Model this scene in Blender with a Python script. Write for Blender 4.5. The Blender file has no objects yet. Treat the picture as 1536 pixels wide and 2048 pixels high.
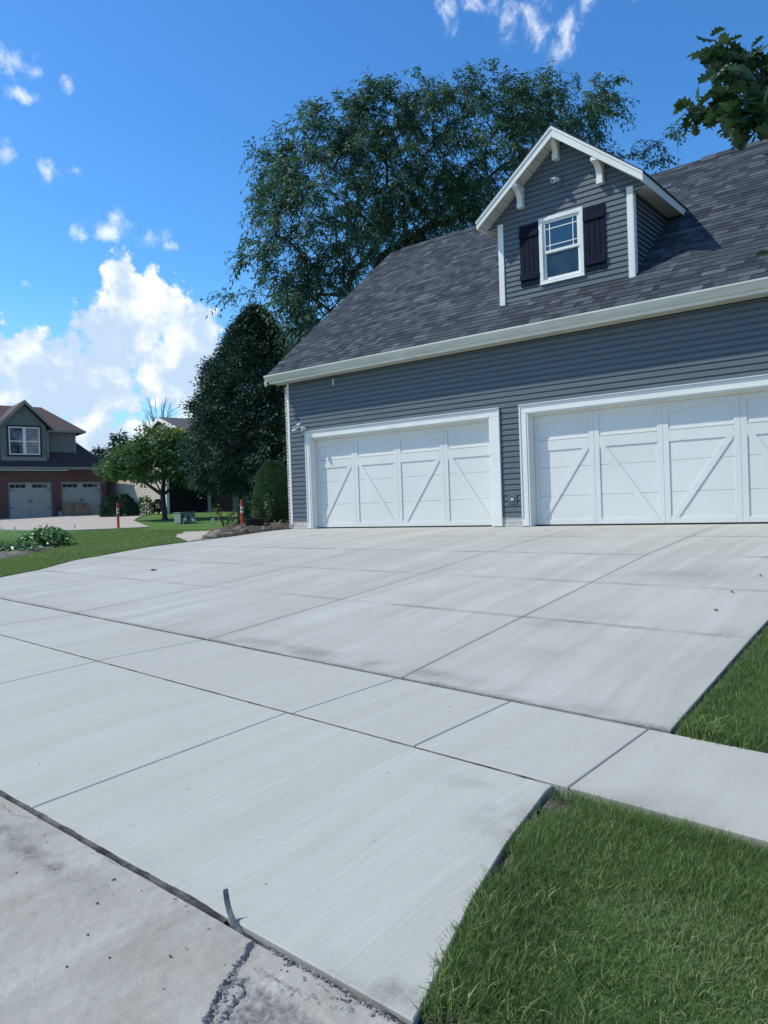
import bpy, bmesh, math, random
import numpy as np
from mathutils import Vector, Matrix
R = math.radians
rng = np.random.default_rng(7)
random.seed(7)
sc = bpy.context.scene
COL = sc.collection

# ------------------------------------------------------------------ camera
YAW, PIT, ROL = 0.683544, -0.007682, -0.033650
cy_, sy_, cp_, sp_ = math.cos(YAW), math.sin(YAW), math.cos(PIT), math.sin(PIT)
FW = Vector((-sy_ * cp_, cy_ * cp_, sp_)); RT = Vector((cy_, sy_, 0)); UP = RT.cross(FW)
cr_, sr_ = math.cos(ROL), math.sin(ROL)
R2 = cr_ * RT + sr_ * UP; U2 = -sr_ * RT + cr_ * UP
cam = bpy.data.cameras.new('camera'); camo = bpy.data.objects.new('camera', cam); COL.objects.link(camo)
CAM = Vector((12.57995, -12.85293, 0.4757))
m = Matrix((R2, U2, -FW)).transposed().to_4x4(); m.translation = CAM
camo.matrix_world = m
cam.sensor_fit = 'HORIZONTAL'; cam.sensor_width = 36; cam.lens = 36 * 1528.59 / 1536
cam.clip_start = 0.05; cam.clip_end = 6000
sc.camera = camo

# ------------------------------------------------------------------ sun and sky
SUN_AZ, SUN_EL = R(180 + 59), R(49)          # azimuth clockwise from +Y
sd = Vector((math.sin(SUN_AZ) * math.cos(SUN_EL), math.cos(SUN_AZ) * math.cos(SUN_EL), math.sin(SUN_EL)))
sl = bpy.data.lights.new('sun', 'SUN'); sl.energy = 3.35; sl.angle = R(0.53); sl.color = (1.0, 0.97, 0.84)
so = bpy.data.objects.new('sun', sl); COL.objects.link(so)
so.rotation_euler = sd.to_track_quat('Z', 'Y').to_euler(); so.location = (-20, -20, 40)
sc.view_settings.view_transform = 'Standard'; sc.view_settings.look = 'None'
sc.view_settings.exposure = 0.28; sc.view_settings.gamma = 1.0
sc.render.engine = 'CYCLES'
sc.cycles.use_denoising = True
sc.cycles.max_bounces = 6; sc.cycles.transparent_max_bounces = 8

world = bpy.data.worlds.new('World'); sc.world = world; world.use_nodes = True
world.cycles.sampling_method = 'MANUAL'; world.cycles.sample_map_resolution = 256


class NT:
    """small helper round a node tree"""
    def __init__(s, tree):
        s.t = tree; tree.nodes.clear()

    def n(s, kind, ins=None, **props):
        nd = s.t.nodes.new(kind)
        for k, v in props.items():
            setattr(nd, k, v)
        for k, v in (ins or {}).items():
            sk = nd.inputs[k]
            if isinstance(v, bpy.types.NodeSocket):
                s.t.links.new(v, sk)
            else:
                if sk.type == 'RGBA' and len(v) == 3:
                    v = (*v, 1)
                sk.default_value = v
        return nd

    def math(s, op, a, b=0.0, c=None, clamp=False):
        d = {0: a, 1: b}
        if c is not None: d[2] = c
        return s.n('ShaderNodeMath', d, operation=op, use_clamp=clamp).outputs[0]

    def vmath(s, op, a, b=(0, 0, 0)):
        nd = s.n('ShaderNodeVectorMath', {0: a, 1: b}, operation=op)
        return nd.outputs['Value'] if op in ('LENGTH', 'DOT_PRODUCT', 'DISTANCE') else nd.outputs[0]

    def mix(s, f, a, b, blend='MIX'):
        nd = s.n('ShaderNodeMix', data_type='RGBA', blend_type=blend)
        for i, v in ((0, f), (6, a), (7, b)):
            sk = nd.inputs[i]
            if isinstance(v, bpy.types.NodeSocket): s.t.links.new(v, sk)
            else: sk.default_value = v if i == 0 else (*v[:3], 1)
        return nd.outputs[2]

    def noise(s, vec, scale, detail=5, rough=0.55, dist=0.0):
        return s.n('ShaderNodeTexNoise', {'Vector': vec, 'Scale': scale, 'Detail': detail, 'Roughness': rough, 'Distortion': dist}).outputs[0]

    def ramp(s, f, lo, hi):
        return s.n('ShaderNodeMapRange', {0: f, 1: lo, 2: hi, 3: 0.0, 4: 1.0}, interpolation_type='SMOOTHSTEP').outputs[0]

    def scaled(s, vec, sx, sy, sz):
        return s.n('ShaderNodeMapping', {'Vector': vec, 'Scale': (sx, sy, sz)}).outputs[0]


def build_sky():
    w = NT(world.node_tree)
    sky = w.n('ShaderNodeTexSky', sky_type='NISHITA', sun_disc=False, sun_elevation=SUN_EL, sun_rotation=SUN_AZ,
              altitude=200.0, air_density=1.0, dust_density=0.35, ozone_density=2.5)
    blue = w.n('ShaderNodeHueSaturation', {'Hue': 0.512, 'Saturation': 1.24, 'Value': 1.0, 'Fac': 1.0, 'Color': sky.outputs[0]}).outputs[0]
    blue = w.mix(1.0, blue, (0.86, 1.34, 1.34), 'MULTIPLY')
    tc = w.n('ShaderNodeTexCoord').outputs['Generated']
    sx = w.n('ShaderNodeSeparateXYZ', {0: tc})
    # azimuth measured from the north-west heading the house faces away from, elevation, both in degrees
    az = w.math('MULTIPLY', w.math('ARCTAN2', w.vmath('DOT_PRODUCT', tc, (RT.x, RT.y, 0)), w.vmath('DOT_PRODUCT', tc, (-sy_, cy_, 0))), 57.2958)
    el = w.math('MULTIPLY', w.math('ARCSINE', sx.outputs[2]), 57.2958)
    p = w.n('ShaderNodeCombineXYZ', {0: az, 1: el}).outputs[0]
    blue = w.mix(w.math('MULTIPLY', w.math('SUBTRACT', 1.0, w.ramp(el, 0.0, 17.0)), 0.85), blue, (2.8, 4.9, 7.2))
    n_big = w.n('ShaderNodeTexNoise', {'Vector': p, 'Scale': 0.30, 'Detail': 9.0, 'Roughness': 0.58, 'Distortion': 0.2})
    n_sh = w.n('ShaderNodeTexNoise', {'Vector': w.vmath('ADD', p, (-0.9, 0.9, 0)), 'Scale': 0.30, 'Detail': 5.0, 'Roughness': 0.55, 'Distortion': 0.2})
    n_low = w.noise(w.vmath('ADD', p, (31, 7, 0)), 0.16, 4, 0.5)
    n_fine = w.noise(w.vmath('ADD', p, (11, 3, 0)), 0.9, 8, 0.62, 0.4)

    def blobs(lst):
        cur = None
        for (a, e, ra, re, rot) in lst:
            mp = w.n('ShaderNodeMapping', {'Vector': p, 'Location': (a, e, 0), 'Rotation': (0, 0, R(rot)), 'Scale': (ra, re, 1)}, vector_type='TEXTURE')
            d = w.math('SUBTRACT', 1.0, w.vmath('LENGTH', mp.outputs[0]))
            cur = d if cur is None else w.math('MAXIMUM', cur, d)
        return cur
    cum = blobs([(-18.4, 16.9, 1.9, 2.0, 0), (-17.4, 15.6, 2.6, 2.4, 0), (-15.6, 14.0, 3.4, 3.0, 0), (-13.2, 13.0, 3.4, 2.8, 0), (-17.6, 13.2, 4.0, 3.2, 0),
                 (-19.0, 11.4, 6.4, 3.8, 14), (-25.0, 10.6, 5.4, 3.4, 0), (-22.0, 8.6, 9.5, 4.0, 0), (-14.6, 10.0, 5.6, 4.8, 0),
                 (-28.0, 6.4, 8.0, 2.8, 0), (-19.4, 5.2, 4.2, 2.0, 0), (-15.2, 3.6, 4.5, 1.5, 0), (-36, 8, 9, 5, 0), (-50, 7, 10, 5, 0),
                 (-75, 10, 14, 6, 0), (40, 8, 10, 4, 0), (75, 12, 18, 7, 0), (120, 9, 20, 6, 0), (165, 12, 18, 7, 0), (-120, 9, 22, 6, 0), (-160, 12, 16, 7, 0)])
    # cumulus: cauliflower edge, firm
    pd = w.vmath('ADD', p, w.vmath('MULTIPLY', n_big.outputs[1], (1.2, 1.2, 1.2)))
    vor = w.n('ShaderNodeTexVoronoi', {'Vector': pd, 'Scale': 0.75, 'Smoothness': 0.5, 'Detail': 3.0, 'Roughness': 0.55}, feature='SMOOTH_F1').outputs['Distance']
    puff = w.math('SUBTRACT', 0.42, vor)
    dens = w.math('ADD', w.math('MULTIPLY', cum, 0.9), w.math('MULTIPLY', w.math('SUBTRACT', n_big.outputs[0], 0.5), 1.7))
    dens = w.math('ADD', dens, w.math('MULTIPLY', puff, 0.40))
    dens = w.math('ADD', w.math('SUBTRACT', dens, w.math('MULTIPLY', w.ramp(n_low, 0.55, 0.75), 0.13)), 0.11)
    a_c = w.ramp(w.math('ADD', dens, w.math('MULTIPLY', w.math('SUBTRACT', n_fine, 0.5), 0.16)), 0.04, 0.27)
    shade = w.math('ADD', w.math('MULTIPLY', w.math('SUBTRACT', n_big.outputs[0], n_sh.outputs[0]), 2.4), 0.66)
    shade = w.math('ADD', shade, w.math('MULTIPLY', puff, 0.55))
    shade = w.math('SUBTRACT', shade, w.math('MULTIPLY', w.math('SUBTRACT', n_low, 0.42), 1.6))
    shade = w.math('SUBTRACT', shade, w.math('MULTIPLY', w.ramp(dens, 0.35, 0.95), 0.30))
    shade = w.math('ADD', shade, w.math('MULTIPLY', w.math('SUBTRACT', el, 9.0), 0.022))
    shade = w.ramp(shade, 0.02, 1.0)
    c_col = w.mix(shade, (3.9, 4.95, 6.3), (7.9, 7.95, 7.9))
    # thin wisps, torn
    wis = blobs([(-19.3, 19.2, 2.0, 1.0, 12), (-20.9, 18.9, 1.1, 0.7, -20), (-18.5, 20.0, 0.9, 1.0, 20), (-16.4, 19.0, 1.8, 0.75, 22), (-14.9, 18.6, 0.7, 0.4, 0), (-24.4, 28.4, 1.9, 1.0, 0), (-26.2, 28.6, 1.6, 0.9, 0), (-21.5, 27.7, 0.6, 0.7, 0), (-25.6, 23.2, 1.2, 0.8, 20),
                 (-22.9, 22.6, 0.9, 0.8, 40), (-21.2, 22.8, 0.6, 0.35, 0), (-24.4, 26.6, 1.2, 0.6, 0), (-24.6, 15.6, 0.6, 0.4, -30), (14.6, 30.6, 1.1, 2.4, -30), (12.2, 31.4, 1.5, 1.8, 20), (10.2, 32.2, 1.3, 2.0, 15), (5.9, 33.0, 0.8, 2.0, 15), (7.8, 33.3, 1.1, 1.3, 20), (16.0, 32.0, 1.5, 0.8, 20),
                 (19.6, 32.3, 1.6, 1.0, 10), (60, 40, 20, 6, 0), (-80, 45, 24, 7, 0), (150, 45, 24, 7, 0)])
    pw = w.n('ShaderNodeMapping', {'Vector': p, 'Rotation': (0, 0, R(-28)), 'Scale': (1.0, 0.85, 1)}).outputs[0]
    n_w = w.noise(pw, 0.75, 10, 0.64, 0.35)
    a_w = w.math('MULTIPLY', w.ramp(w.math('ADD', w.math('MULTIPLY', wis, 0.55), w.math('MULTIPLY', w.math('SUBTRACT', n_w, 0.50), 2.0)), 0.0, 1.0), w.ramp(wis, -0.45, 0.35))
    a_w = w.math('MULTIPLY', a_w, 0.92)
    c = w.mix(a_w, blue, (7.0, 7.5, 8.1))
    c = w.mix(w.math('MULTIPLY', a_c, 0.97), c, c_col)
    bg = w.n('ShaderNodeBackground', {'Color': c, 'Strength': 0.125})
    o = w.n('ShaderNodeOutputWorld')
    world.node_tree.links.new(bg.outputs[0], o.inputs[0])
build_sky()

# ------------------------------------------------------------------ materials
MATS = {}


def mat(name, base, rough=0.8, var=None, scale=4.0, detail=6, stretch=(1, 1, 1), bump=0.0, bscale=60.0, spec=0.3, metal=0.0, lo=0.35, hi=0.65, rot=(0, 0, 0)):
    """plain procedural material: base colour mottled towards `var` by noise, optional noise bump"""
    m = bpy.data.materials.new(name); m.use_nodes = True
    t = NT(m.node_tree); b = t.n('ShaderNodeBsdfPrincipled', {'Roughness': rough, 'Metallic': metal, 'Specular IOR Level': spec})
    co = t.n('ShaderNodeTexCoord').outputs['Object']
    co = t.n('ShaderNodeMapping', {'Vector': co, 'Scale': stretch, 'Rotation': rot}).outputs[0]
    if var is not None:
        c = t.mix(t.ramp(t.noise(co, scale, detail), lo, hi), base, var)
        t.t.links.new(c, b.inputs['Base Color'])
    else:
        b.inputs['Base Color'].default_value = (*base, 1)
    if bump:
        bp = t.n('ShaderNodeBump', {'Height': t.noise(co, bscale, 6), 'Strength': bump, 'Distance': 0.01})
        t.t.links.new(bp.outputs[0], b.inputs['Normal'])
    o = t.n('ShaderNodeOutputMaterial'); t.t.links.new(b.outputs[0], o.inputs[0])
    MATS[name] = m
    return m


def leaf_mat(name, dark, mid, light, trans=0.25, rough=0.5, spec=0.35):
    m = bpy.data.materials.new(name); m.use_nodes = True; t = NT(m.node_tree)
    a = t.n('ShaderNodeAttribute', attribute_name='tint').outputs['Fac']
    c = t.mix(t.ramp(a, 0.0, 0.55), dark, mid); c = t.mix(t.ramp(a, 0.6, 1.0), c, light)
    b = t.n('ShaderNodeBsdfPrincipled', {'Base Color': c, 'Roughness': rough, 'Specular IOR Level': spec})
    tr = t.n('ShaderNodeBsdfTranslucent', {'Color': c})
    mx = t.n('ShaderNodeMixShader', {0: trans}); t.t.links.new(b.outputs[0], mx.inputs[1]); t.t.links.new(tr.outputs[0], mx.inputs[2])
    o = t.n('ShaderNodeOutputMaterial'); t.t.links.new(mx.outputs[0], o.inputs[0])
    return m


def concrete_mat(name, a, b_, dirt, streak=0.5, grain=1.0, patch=0.25):
    """broom-finished concrete: fine lines along Y, broad pale and dull bands, mottling, grain, specks"""
    m = bpy.data.materials.new(name); m.use_nodes = True; t = NT(m.node_tree)
    co = t.n('ShaderNodeTexCoord').outputs['Object']
    wob = t.noise(co, 0.5, 3)
    cw = t.vmath('ADD', co, t.n('ShaderNodeCombineXYZ', {0: t.math('MULTIPLY', wob, 0.35)}).outputs[0])
    bands = t.noise(t.scaled(cw, 5.0, 0.22, 1), 1.0, 5, 0.65)
    lines = t.noise(t.scaled(cw, 75.0, 1.1, 1), 1.0, 4, 0.6)
    blot = t.noise(co, 0.8, 7, 0.62, 0.3)
    fine = t.noise(co, 34.0, 6, 0.7)
    grit = t.noise(co, 210.0, 3, 0.6)
    c = t.mix(t.ramp(bands, 0.30, 0.72), a, b_)
    c = t.mix(t.math('MULTIPLY', t.ramp(blot, 0.42, 0.75), patch), c, dirt)
    c = t.mix(t.math('MULTIPLY', t.ramp(lines, 0.35, 0.75), 0.16 * streak), c, (0.16, 0.165, 0.17))
    c = t.mix(t.math('MULTIPLY', t.ramp(fine, 0.5, 0.8), 0.16 * grain), c, (0.20, 0.20, 0.20))
    c = t.mix(t.math('MULTIPLY', t.ramp(grit, 0.52, 0.75), 0.22 * grain), c, (0.22, 0.215, 0.21))
    spk = t.n('ShaderNodeTexVoronoi', {'Vector': co, 'Scale': 7.0, 'Randomness': 1.0}).outputs['Distance']
    spk2 = t.noise(co, 3.0, 2)
    sp = t.math('MULTIPLY', t.math('SUBTRACT', 1.0, t.ramp(spk, 0.018, 0.035)), t.ramp(spk2, 0.5, 0.6))
    c = t.mix(t.math('MULTIPLY', sp, 0.6), c, (0.12, 0.11, 0.10))
    at = t.n('ShaderNodeAttribute', attribute_name='dirt').outputs['Fac']
    c = t.mix(at, c, t.mix(t.ramp(t.noise(co, 40, 5, 0.7), 0.35, 0.65), (0.30, 0.275, 0.25), (0.15, 0.14, 0.13)))
    b = t.n('ShaderNodeBsdfPrincipled', {'Base Color': c, 'Roughness': 0.88, 'Specular IOR Level': 0.25})
    h = t.math('ADD', t.math('MULTIPLY', lines, 0.5 * streak), t.math('ADD', t.math('MULTIPLY', fine, 0.5 * grain), t.math('MULTIPLY', grit, 0.35 * grain)))
    bp = t.n('ShaderNodeBump', {'Height': h, 'Strength': 0.55, 'Distance': 0.006}); t.t.links.new(bp.outputs[0], b.inputs['Normal'])
    o = t.n('ShaderNodeOutputMaterial'); t.t.links.new(b.outputs[0], o.inputs[0])
    return m


def brick_mat(name, c1, c2, mortar, scale=1.0, w_=0.20, h_=0.075, axis='xz'):
    m = bpy.data.materials.new(name); m.use_nodes = True; t = NT(m.node_tree)
    co = t.n('ShaderNodeTexCoord').outputs['Object']
    s = t.n('ShaderNodeSeparateXYZ', {0: co})
    u = t.math('ADD', s.outputs[0], s.outputs[1])
    v = t.n('ShaderNodeCombineXYZ', {0: u, 1: s.outputs[2]}).outputs[0]
    br = t.n('ShaderNodeTexBrick', {'Vector': v, 'Color1': c1, 'Color2': c2, 'Mortar': mortar, 'Scale': 1.0, 'Mortar Size': 0.008, 'Brick Width': w_, 'Row Height': h_, 'Bias': 0.0, 'Mortar Smooth': 0.1})
    c = t.mix(t.math('MULTIPLY', t.ramp(t.noise(co, 14, 5), 0.4, 0.7), 0.35), br.outputs[0], tuple(x * 0.6 for x in c1))
    b = t.n('ShaderNodeBsdfPrincipled', {'Base Color': c, 'Roughness': 0.9, 'Specular IOR Level': 0.2})
    bp = t.n('ShaderNodeBump', {'Height': t.math('SUBTRACT', 1.0, br.outputs['Fac']), 'Strength': 0.6, 'Distance': 0.008}); t.t.links.new(bp.outputs[0], b.inputs['Normal'])
    o = t.n('ShaderNodeOutputMaterial'); t.t.links.new(b.outputs[0], o.inputs[0])
    return m


def tint_mat(name, dark, light, rough=0.9, grain=0.5, gscale=120.0, bump=0.5, spec=0.2, third=None):
    """colour from a per-piece tint attribute plus granule noise"""
    m = bpy.data.materials.new(name); m.use_nodes = True; t = NT(m.node_tree)
    a = t.n('ShaderNodeAttribute', attribute_name='tint').outputs['Fac']
    co = t.n('ShaderNodeTexCoord').outputs['Object']
    c = t.mix(a, dark, light)
    if third:
        c = t.mix(t.math('MULTIPLY', t.ramp(t.noise(co, 0.9, 3), 0.45, 0.65), 0.3), c, third)
    g = t.noise(co, gscale, 3, 0.7)
    c = t.mix(t.math('MULTIPLY', t.ramp(g, 0.4, 0.7), grain), c, tuple(x * 0.45 for x in dark))
    b = t.n('ShaderNodeBsdfPrincipled', {'Base Color': c, 'Roughness': rough, 'Specular IOR Level': spec})
    bp = t.n('ShaderNodeBump', {'Height': g, 'Strength': bump, 'Distance': 0.004}); t.t.links.new(bp.outputs[0], b.inputs['Normal'])
    o = t.n('ShaderNodeOutputMaterial'); t.t.links.new(b.outputs[0], o.inputs[0])
    return m


M_conc = concrete_mat('driveway concrete', (0.415, 0.400, 0.355), (0.500, 0.485, 0.437), (0.38, 0.35, 0.31), streak=0.6, patch=0.5)
M_walk = concrete_mat('sidewalk concrete', (0.445, 0.430, 0.378), (0.490, 0.475, 0.422), (0.40, 0.375, 0.325), streak=0.5, patch=0.35)
M_apron = concrete_mat('apron concrete', (0.455, 0.445, 0.390), (0.495, 0.485, 0.430), (0.425, 0.41, 0.36), streak=0.9, patch=0.4)
M_street = concrete_mat('street concrete', (0.37, 0.345, 0.30), (0.50, 0.47, 0.425), (0.30, 0.265, 0.21), streak=0.05, grain=2.4, patch=0.9)
M_tanconc = concrete_mat('tan concrete', (0.42, 0.36, 0.31), (0.50, 0.43, 0.37), (0.36, 0.31, 0.27), streak=0.1, patch=0.3)
M_filler = mat('joint filler', (0.035, 0.033, 0.032), 0.95, (0.16, 0.15, 0.14), 9, 8, bump=0.6, bscale=60)
M_joint = mat('joint dirt', (0.05, 0.05, 0.05), 0.95, (0.12, 0.11, 0.10), 6, bump=0.4)
M_siding = mat('slate blue vinyl siding', (0.104, 0.125, 0.145), 0.55, (0.116, 0.138, 0.159), 2.0, 8, (0.6, 1, 6), bump=0.08, bscale=40, spec=0.35)
M_white = mat('white painted trim', (0.80, 0.79, 0.735), 0.45, (0.74, 0.73, 0.68), 1.5, 8, bump=0.04, bscale=25, spec=0.4)
M_door = mat('white steel door', (0.72, 0.715, 0.67), 0.42, (0.68, 0.675, 0.63), 0.9, 8, (1, 1, 1), bump=0.10, bscale=90, spec=0.4)
M_soffit = mat('soffit vinyl', (0.60, 0.57, 0.48), 0.6, (0.52, 0.50, 0.42), 3)
M_gutter = mat('gutter aluminium', (0.66, 0.64, 0.57), 0.4, (0.56, 0.54, 0.47), 2.5, 8, (0.5, 1, 4), spec=0.45)
M_shingle = tint_mat('charcoal shingle', (0.027, 0.033, 0.042), (0.145, 0.160, 0.185), 0.95, 0.35, 160, 0.5, third=(0.043, 0.048, 0.060))
M_shutter = mat('navy black shutter', (0.003, 0.007, 0.018), 0.6, (0.005, 0.010, 0.024), 5, bump=0.1, bscale=30, spec=0.10)
M_paleblock = brick_mat('painted brick', (0.52, 0.49, 0.45), (0.60, 0.57, 0.53), (0.40, 0.37, 0.33))
M_palebrick = mat('pale brick', (0.56, 0.50, 0.49), 0.9, (0.44, 0.36, 0.35), 9, 6, bump=0.4)
M_dark = mat('dark void', (0.012, 0.013, 0.015), 0.9, (0.02, 0.02, 0.02), 3)
M_glass = mat('window glass', (0.012, 0.045, 0.085), 0.04, (0.016, 0.055, 0.10), 1.0, 2, bump=0.0, spec=0.9)  # blue base carries the sky's reflection as painted colour
M_glassdark = mat('dark window glass', (0.010, 0.022, 0.038), 0.05, (0.03, 0.045, 0.06), 2.2, 3, spec=0.6)
M_rubber = mat('joint rubber', (0.09, 0.10, 0.11), 0.8, (0.16, 0.17, 0.18), 40, bump=0.3)
M_camwhite = mat('white plastic', (0.72, 0.73, 0.72), 0.35, (0.66, 0.67, 0.66), 20, spec=0.5)
M_black = mat('black plastic', (0.012, 0.012, 0.014), 0.35, (0.02, 0.02, 0.022), 12, spec=0.5)
M_orange = mat('red orange plastic', (0.70, 0.075, 0.035), 0.45, (0.60, 0.06, 0.03), 6, spec=0.4)
M_reflect = mat('white reflective band', (0.75, 0.75, 0.74), 0.3, (0.62, 0.62, 0.62), 30, spec=0.5)
M_utility = mat('utility green', (0.17, 0.23, 0.18), 0.5, (0.20, 0.26, 0.205), 4, spec=0.4)
M_bark = mat('bark', (0.035, 0.030, 0.026), 0.95, (0.075, 0.066, 0.058), 3, 8, (8, 8, 1.2), bump=0.9, bscale=16)
M_mulch = mat('mulch', (0.045, 0.033, 0.025), 0.95, (0.12, 0.09, 0.07), 12, 8, bump=1.0, bscale=30)
M_soil = mat('garden soil', (0.10, 0.085, 0.07), 0.95, (0.20, 0.17, 0.14), 6, 8, bump=1.0, bscale=18)
M_stone = mat('field stone', (0.15, 0.12, 0.095), 0.9, (0.27, 0.23, 0.19), 5, 8, bump=0.6, bscale=20)
M_pebble = mat('dark pebble', (0.06, 0.055, 0.05), 0.9, (0.12, 0.11, 0.10), 50)
M_lawn_leaf = leaf_mat('grass blade', (0.085, 0.142, 0.040), (0.195, 0.280, 0.078), (0.44, 0.42, 0.22), 0.42, 0.5, 0.35)
M_locust = leaf_mat('locust leaf', (0.040, 0.100, 0.058), (0.088, 0.185, 0.100), (0.15, 0.25, 0.11), 0.3, 0.5)
M_denseleaf = leaf_mat('dark broad leaf', (0.018, 0.050, 0.034), (0.038, 0.090, 0.054), (0.085, 0.15, 0.08), 0.12, 0.6)
M_spruce = leaf_mat('spruce needle', (0.024, 0.060, 0.034), (0.050, 0.105, 0.050), (0.11, 0.16, 0.06), 0.15, 0.6)
M_smallleaf = leaf_mat('ornamental leaf', (0.045, 0.11, 0.045), (0.095, 0.19, 0.055), (0.33, 0.31, 0.05), 0.3, 0.5)
M_yew = leaf_mat('arborvitae leaf', (0.040, 0.10, 0.040), (0.085, 0.17, 0.065), (0.16, 0.24, 0.10), 0.15, 0.6)
M_hosta = leaf_mat('broad garden leaf', (0.05, 0.13, 0.035), (0.11, 0.24, 0.06), (0.24, 0.38, 0.13), 0.3, 0.35, 0.5)
M_sapling = leaf_mat('sapling leaf', (0.03, 0.07, 0.02), (0.08, 0.13, 0.03), (0.22, 0.22, 0.06), 0.3, 0.5)
M_oak = leaf_mat('oak leaf', (0.020, 0.048, 0.016), (0.036, 0.080, 0.024), (0.07, 0.12, 0.04), 0.3, 0.4, 0.4)
M_conifer = leaf_mat('far conifer', (0.02, 0.045, 0.03), (0.035, 0.07, 0.04), (0.06, 0.10, 0.055), 0.15, 0.6)
M_redbrick = brick_mat('red brick', (0.175, 0.070, 0.060), (0.12, 0.050, 0.047), (0.20, 0.16, 0.145))
M_greyshake = mat('grey shake siding', (0.150, 0.165, 0.150), 0.8, (0.178, 0.193, 0.178), 3, 8, (1, 1, 5), bump=0.2)
M_greydoor = mat('taupe garage door', (0.43, 0.415, 0.365), 0.5, (0.40, 0.385, 0.335), 2)
M_taupe = mat('taupe trim', (0.26, 0.245, 0.215), 0.6, (0.23, 0.22, 0.19), 3)
M_brownroof = tint_mat('brown shingle', (0.085, 0.060, 0.055), (0.15, 0.105, 0.095), 0.95, 0.4, 30, 0.6)
M_maroon = mat('maroon trim', (0.055, 0.022, 0.028), 0.6, (0.07, 0.03, 0.035), 5)
M_paper = mat('brown paper bag', (0.34, 0.25, 0.17), 0.85, (0.22, 0.15, 0.10), 3, 5, bump=0.5, bscale=9)
M_bucket = mat('grey bucket', (0.33, 0.36, 0.36), 0.5, (0.28, 0.31, 0.31), 8)
M_beige = mat('beige siding', (0.60, 0.53, 0.43), 0.7, (0.54, 0.48, 0.39), 2, 6, (1, 1, 6))
M_greyroof = tint_mat('grey shingle', (0.09, 0.085, 0.085), (0.15, 0.14, 0.14), 0.95, 0.4, 30, 0.6)
M_flag = mat('marker flag', (0.80, 0.82, 0.80), 0.6, (0.72, 0.74, 0.72), 20)


# ------------------------------------------------------------------ object helpers
def tag(o, label=None, cat=None, group=None, kind=None):
    if label: o['label'] = label
    if cat: o['category'] = cat
    if group: o['group'] = group
    if kind: o['kind'] = kind
    return o


def thing(name, loc, label, cat, group=None, rz=0.0):
    o = bpy.data.objects.new(name, None); COL.objects.link(o)
    o.location = loc; o.rotation_euler = (0, 0, rz); o.empty_display_size = 0.2
    return tag(o, label, cat, group)


def np_mesh(name, V, F, material=None, parent=None, tint=None, attr='tint', smooth=False):
    """V (n,3); F a list of integer arrays, one per polygon size; tint per vertex"""
    V = np.asarray(V, np.float32); me = bpy.data.meshes.new(name)
    F = [np.asarray(f, np.int32) for f in F if len(f)]
    loops = np.concatenate([f.ravel() for f in F]); sizes = np.concatenate([np.full(len(f), f.shape[1], np.int32) for f in F])
    me.vertices.add(len(V)); me.vertices.foreach_set('co', V.ravel())
    me.loops.add(len(loops)); me.loops.foreach_set('vertex_index', loops)
    me.polygons.add(len(sizes)); st = np.concatenate([[0], np.cumsum(sizes)[:-1]]).astype(np.int32)
    me.polygons.foreach_set('loop_start', st)
    me.polygons.foreach_set('use_smooth', np.full(len(sizes), smooth, bool))
    if tint is not None:
        a = me.attributes.new(attr, 'FLOAT', 'POINT'); a.data.foreach_set('value', np.asarray(tint, np.float32))
    me.update(calc_edges=True); me.validate()
    if material: me.materials.append(material)
    o = bpy.data.objects.new(name, me); COL.objects.link(o)
    if parent is not None: o.parent = parent
    return o


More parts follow.
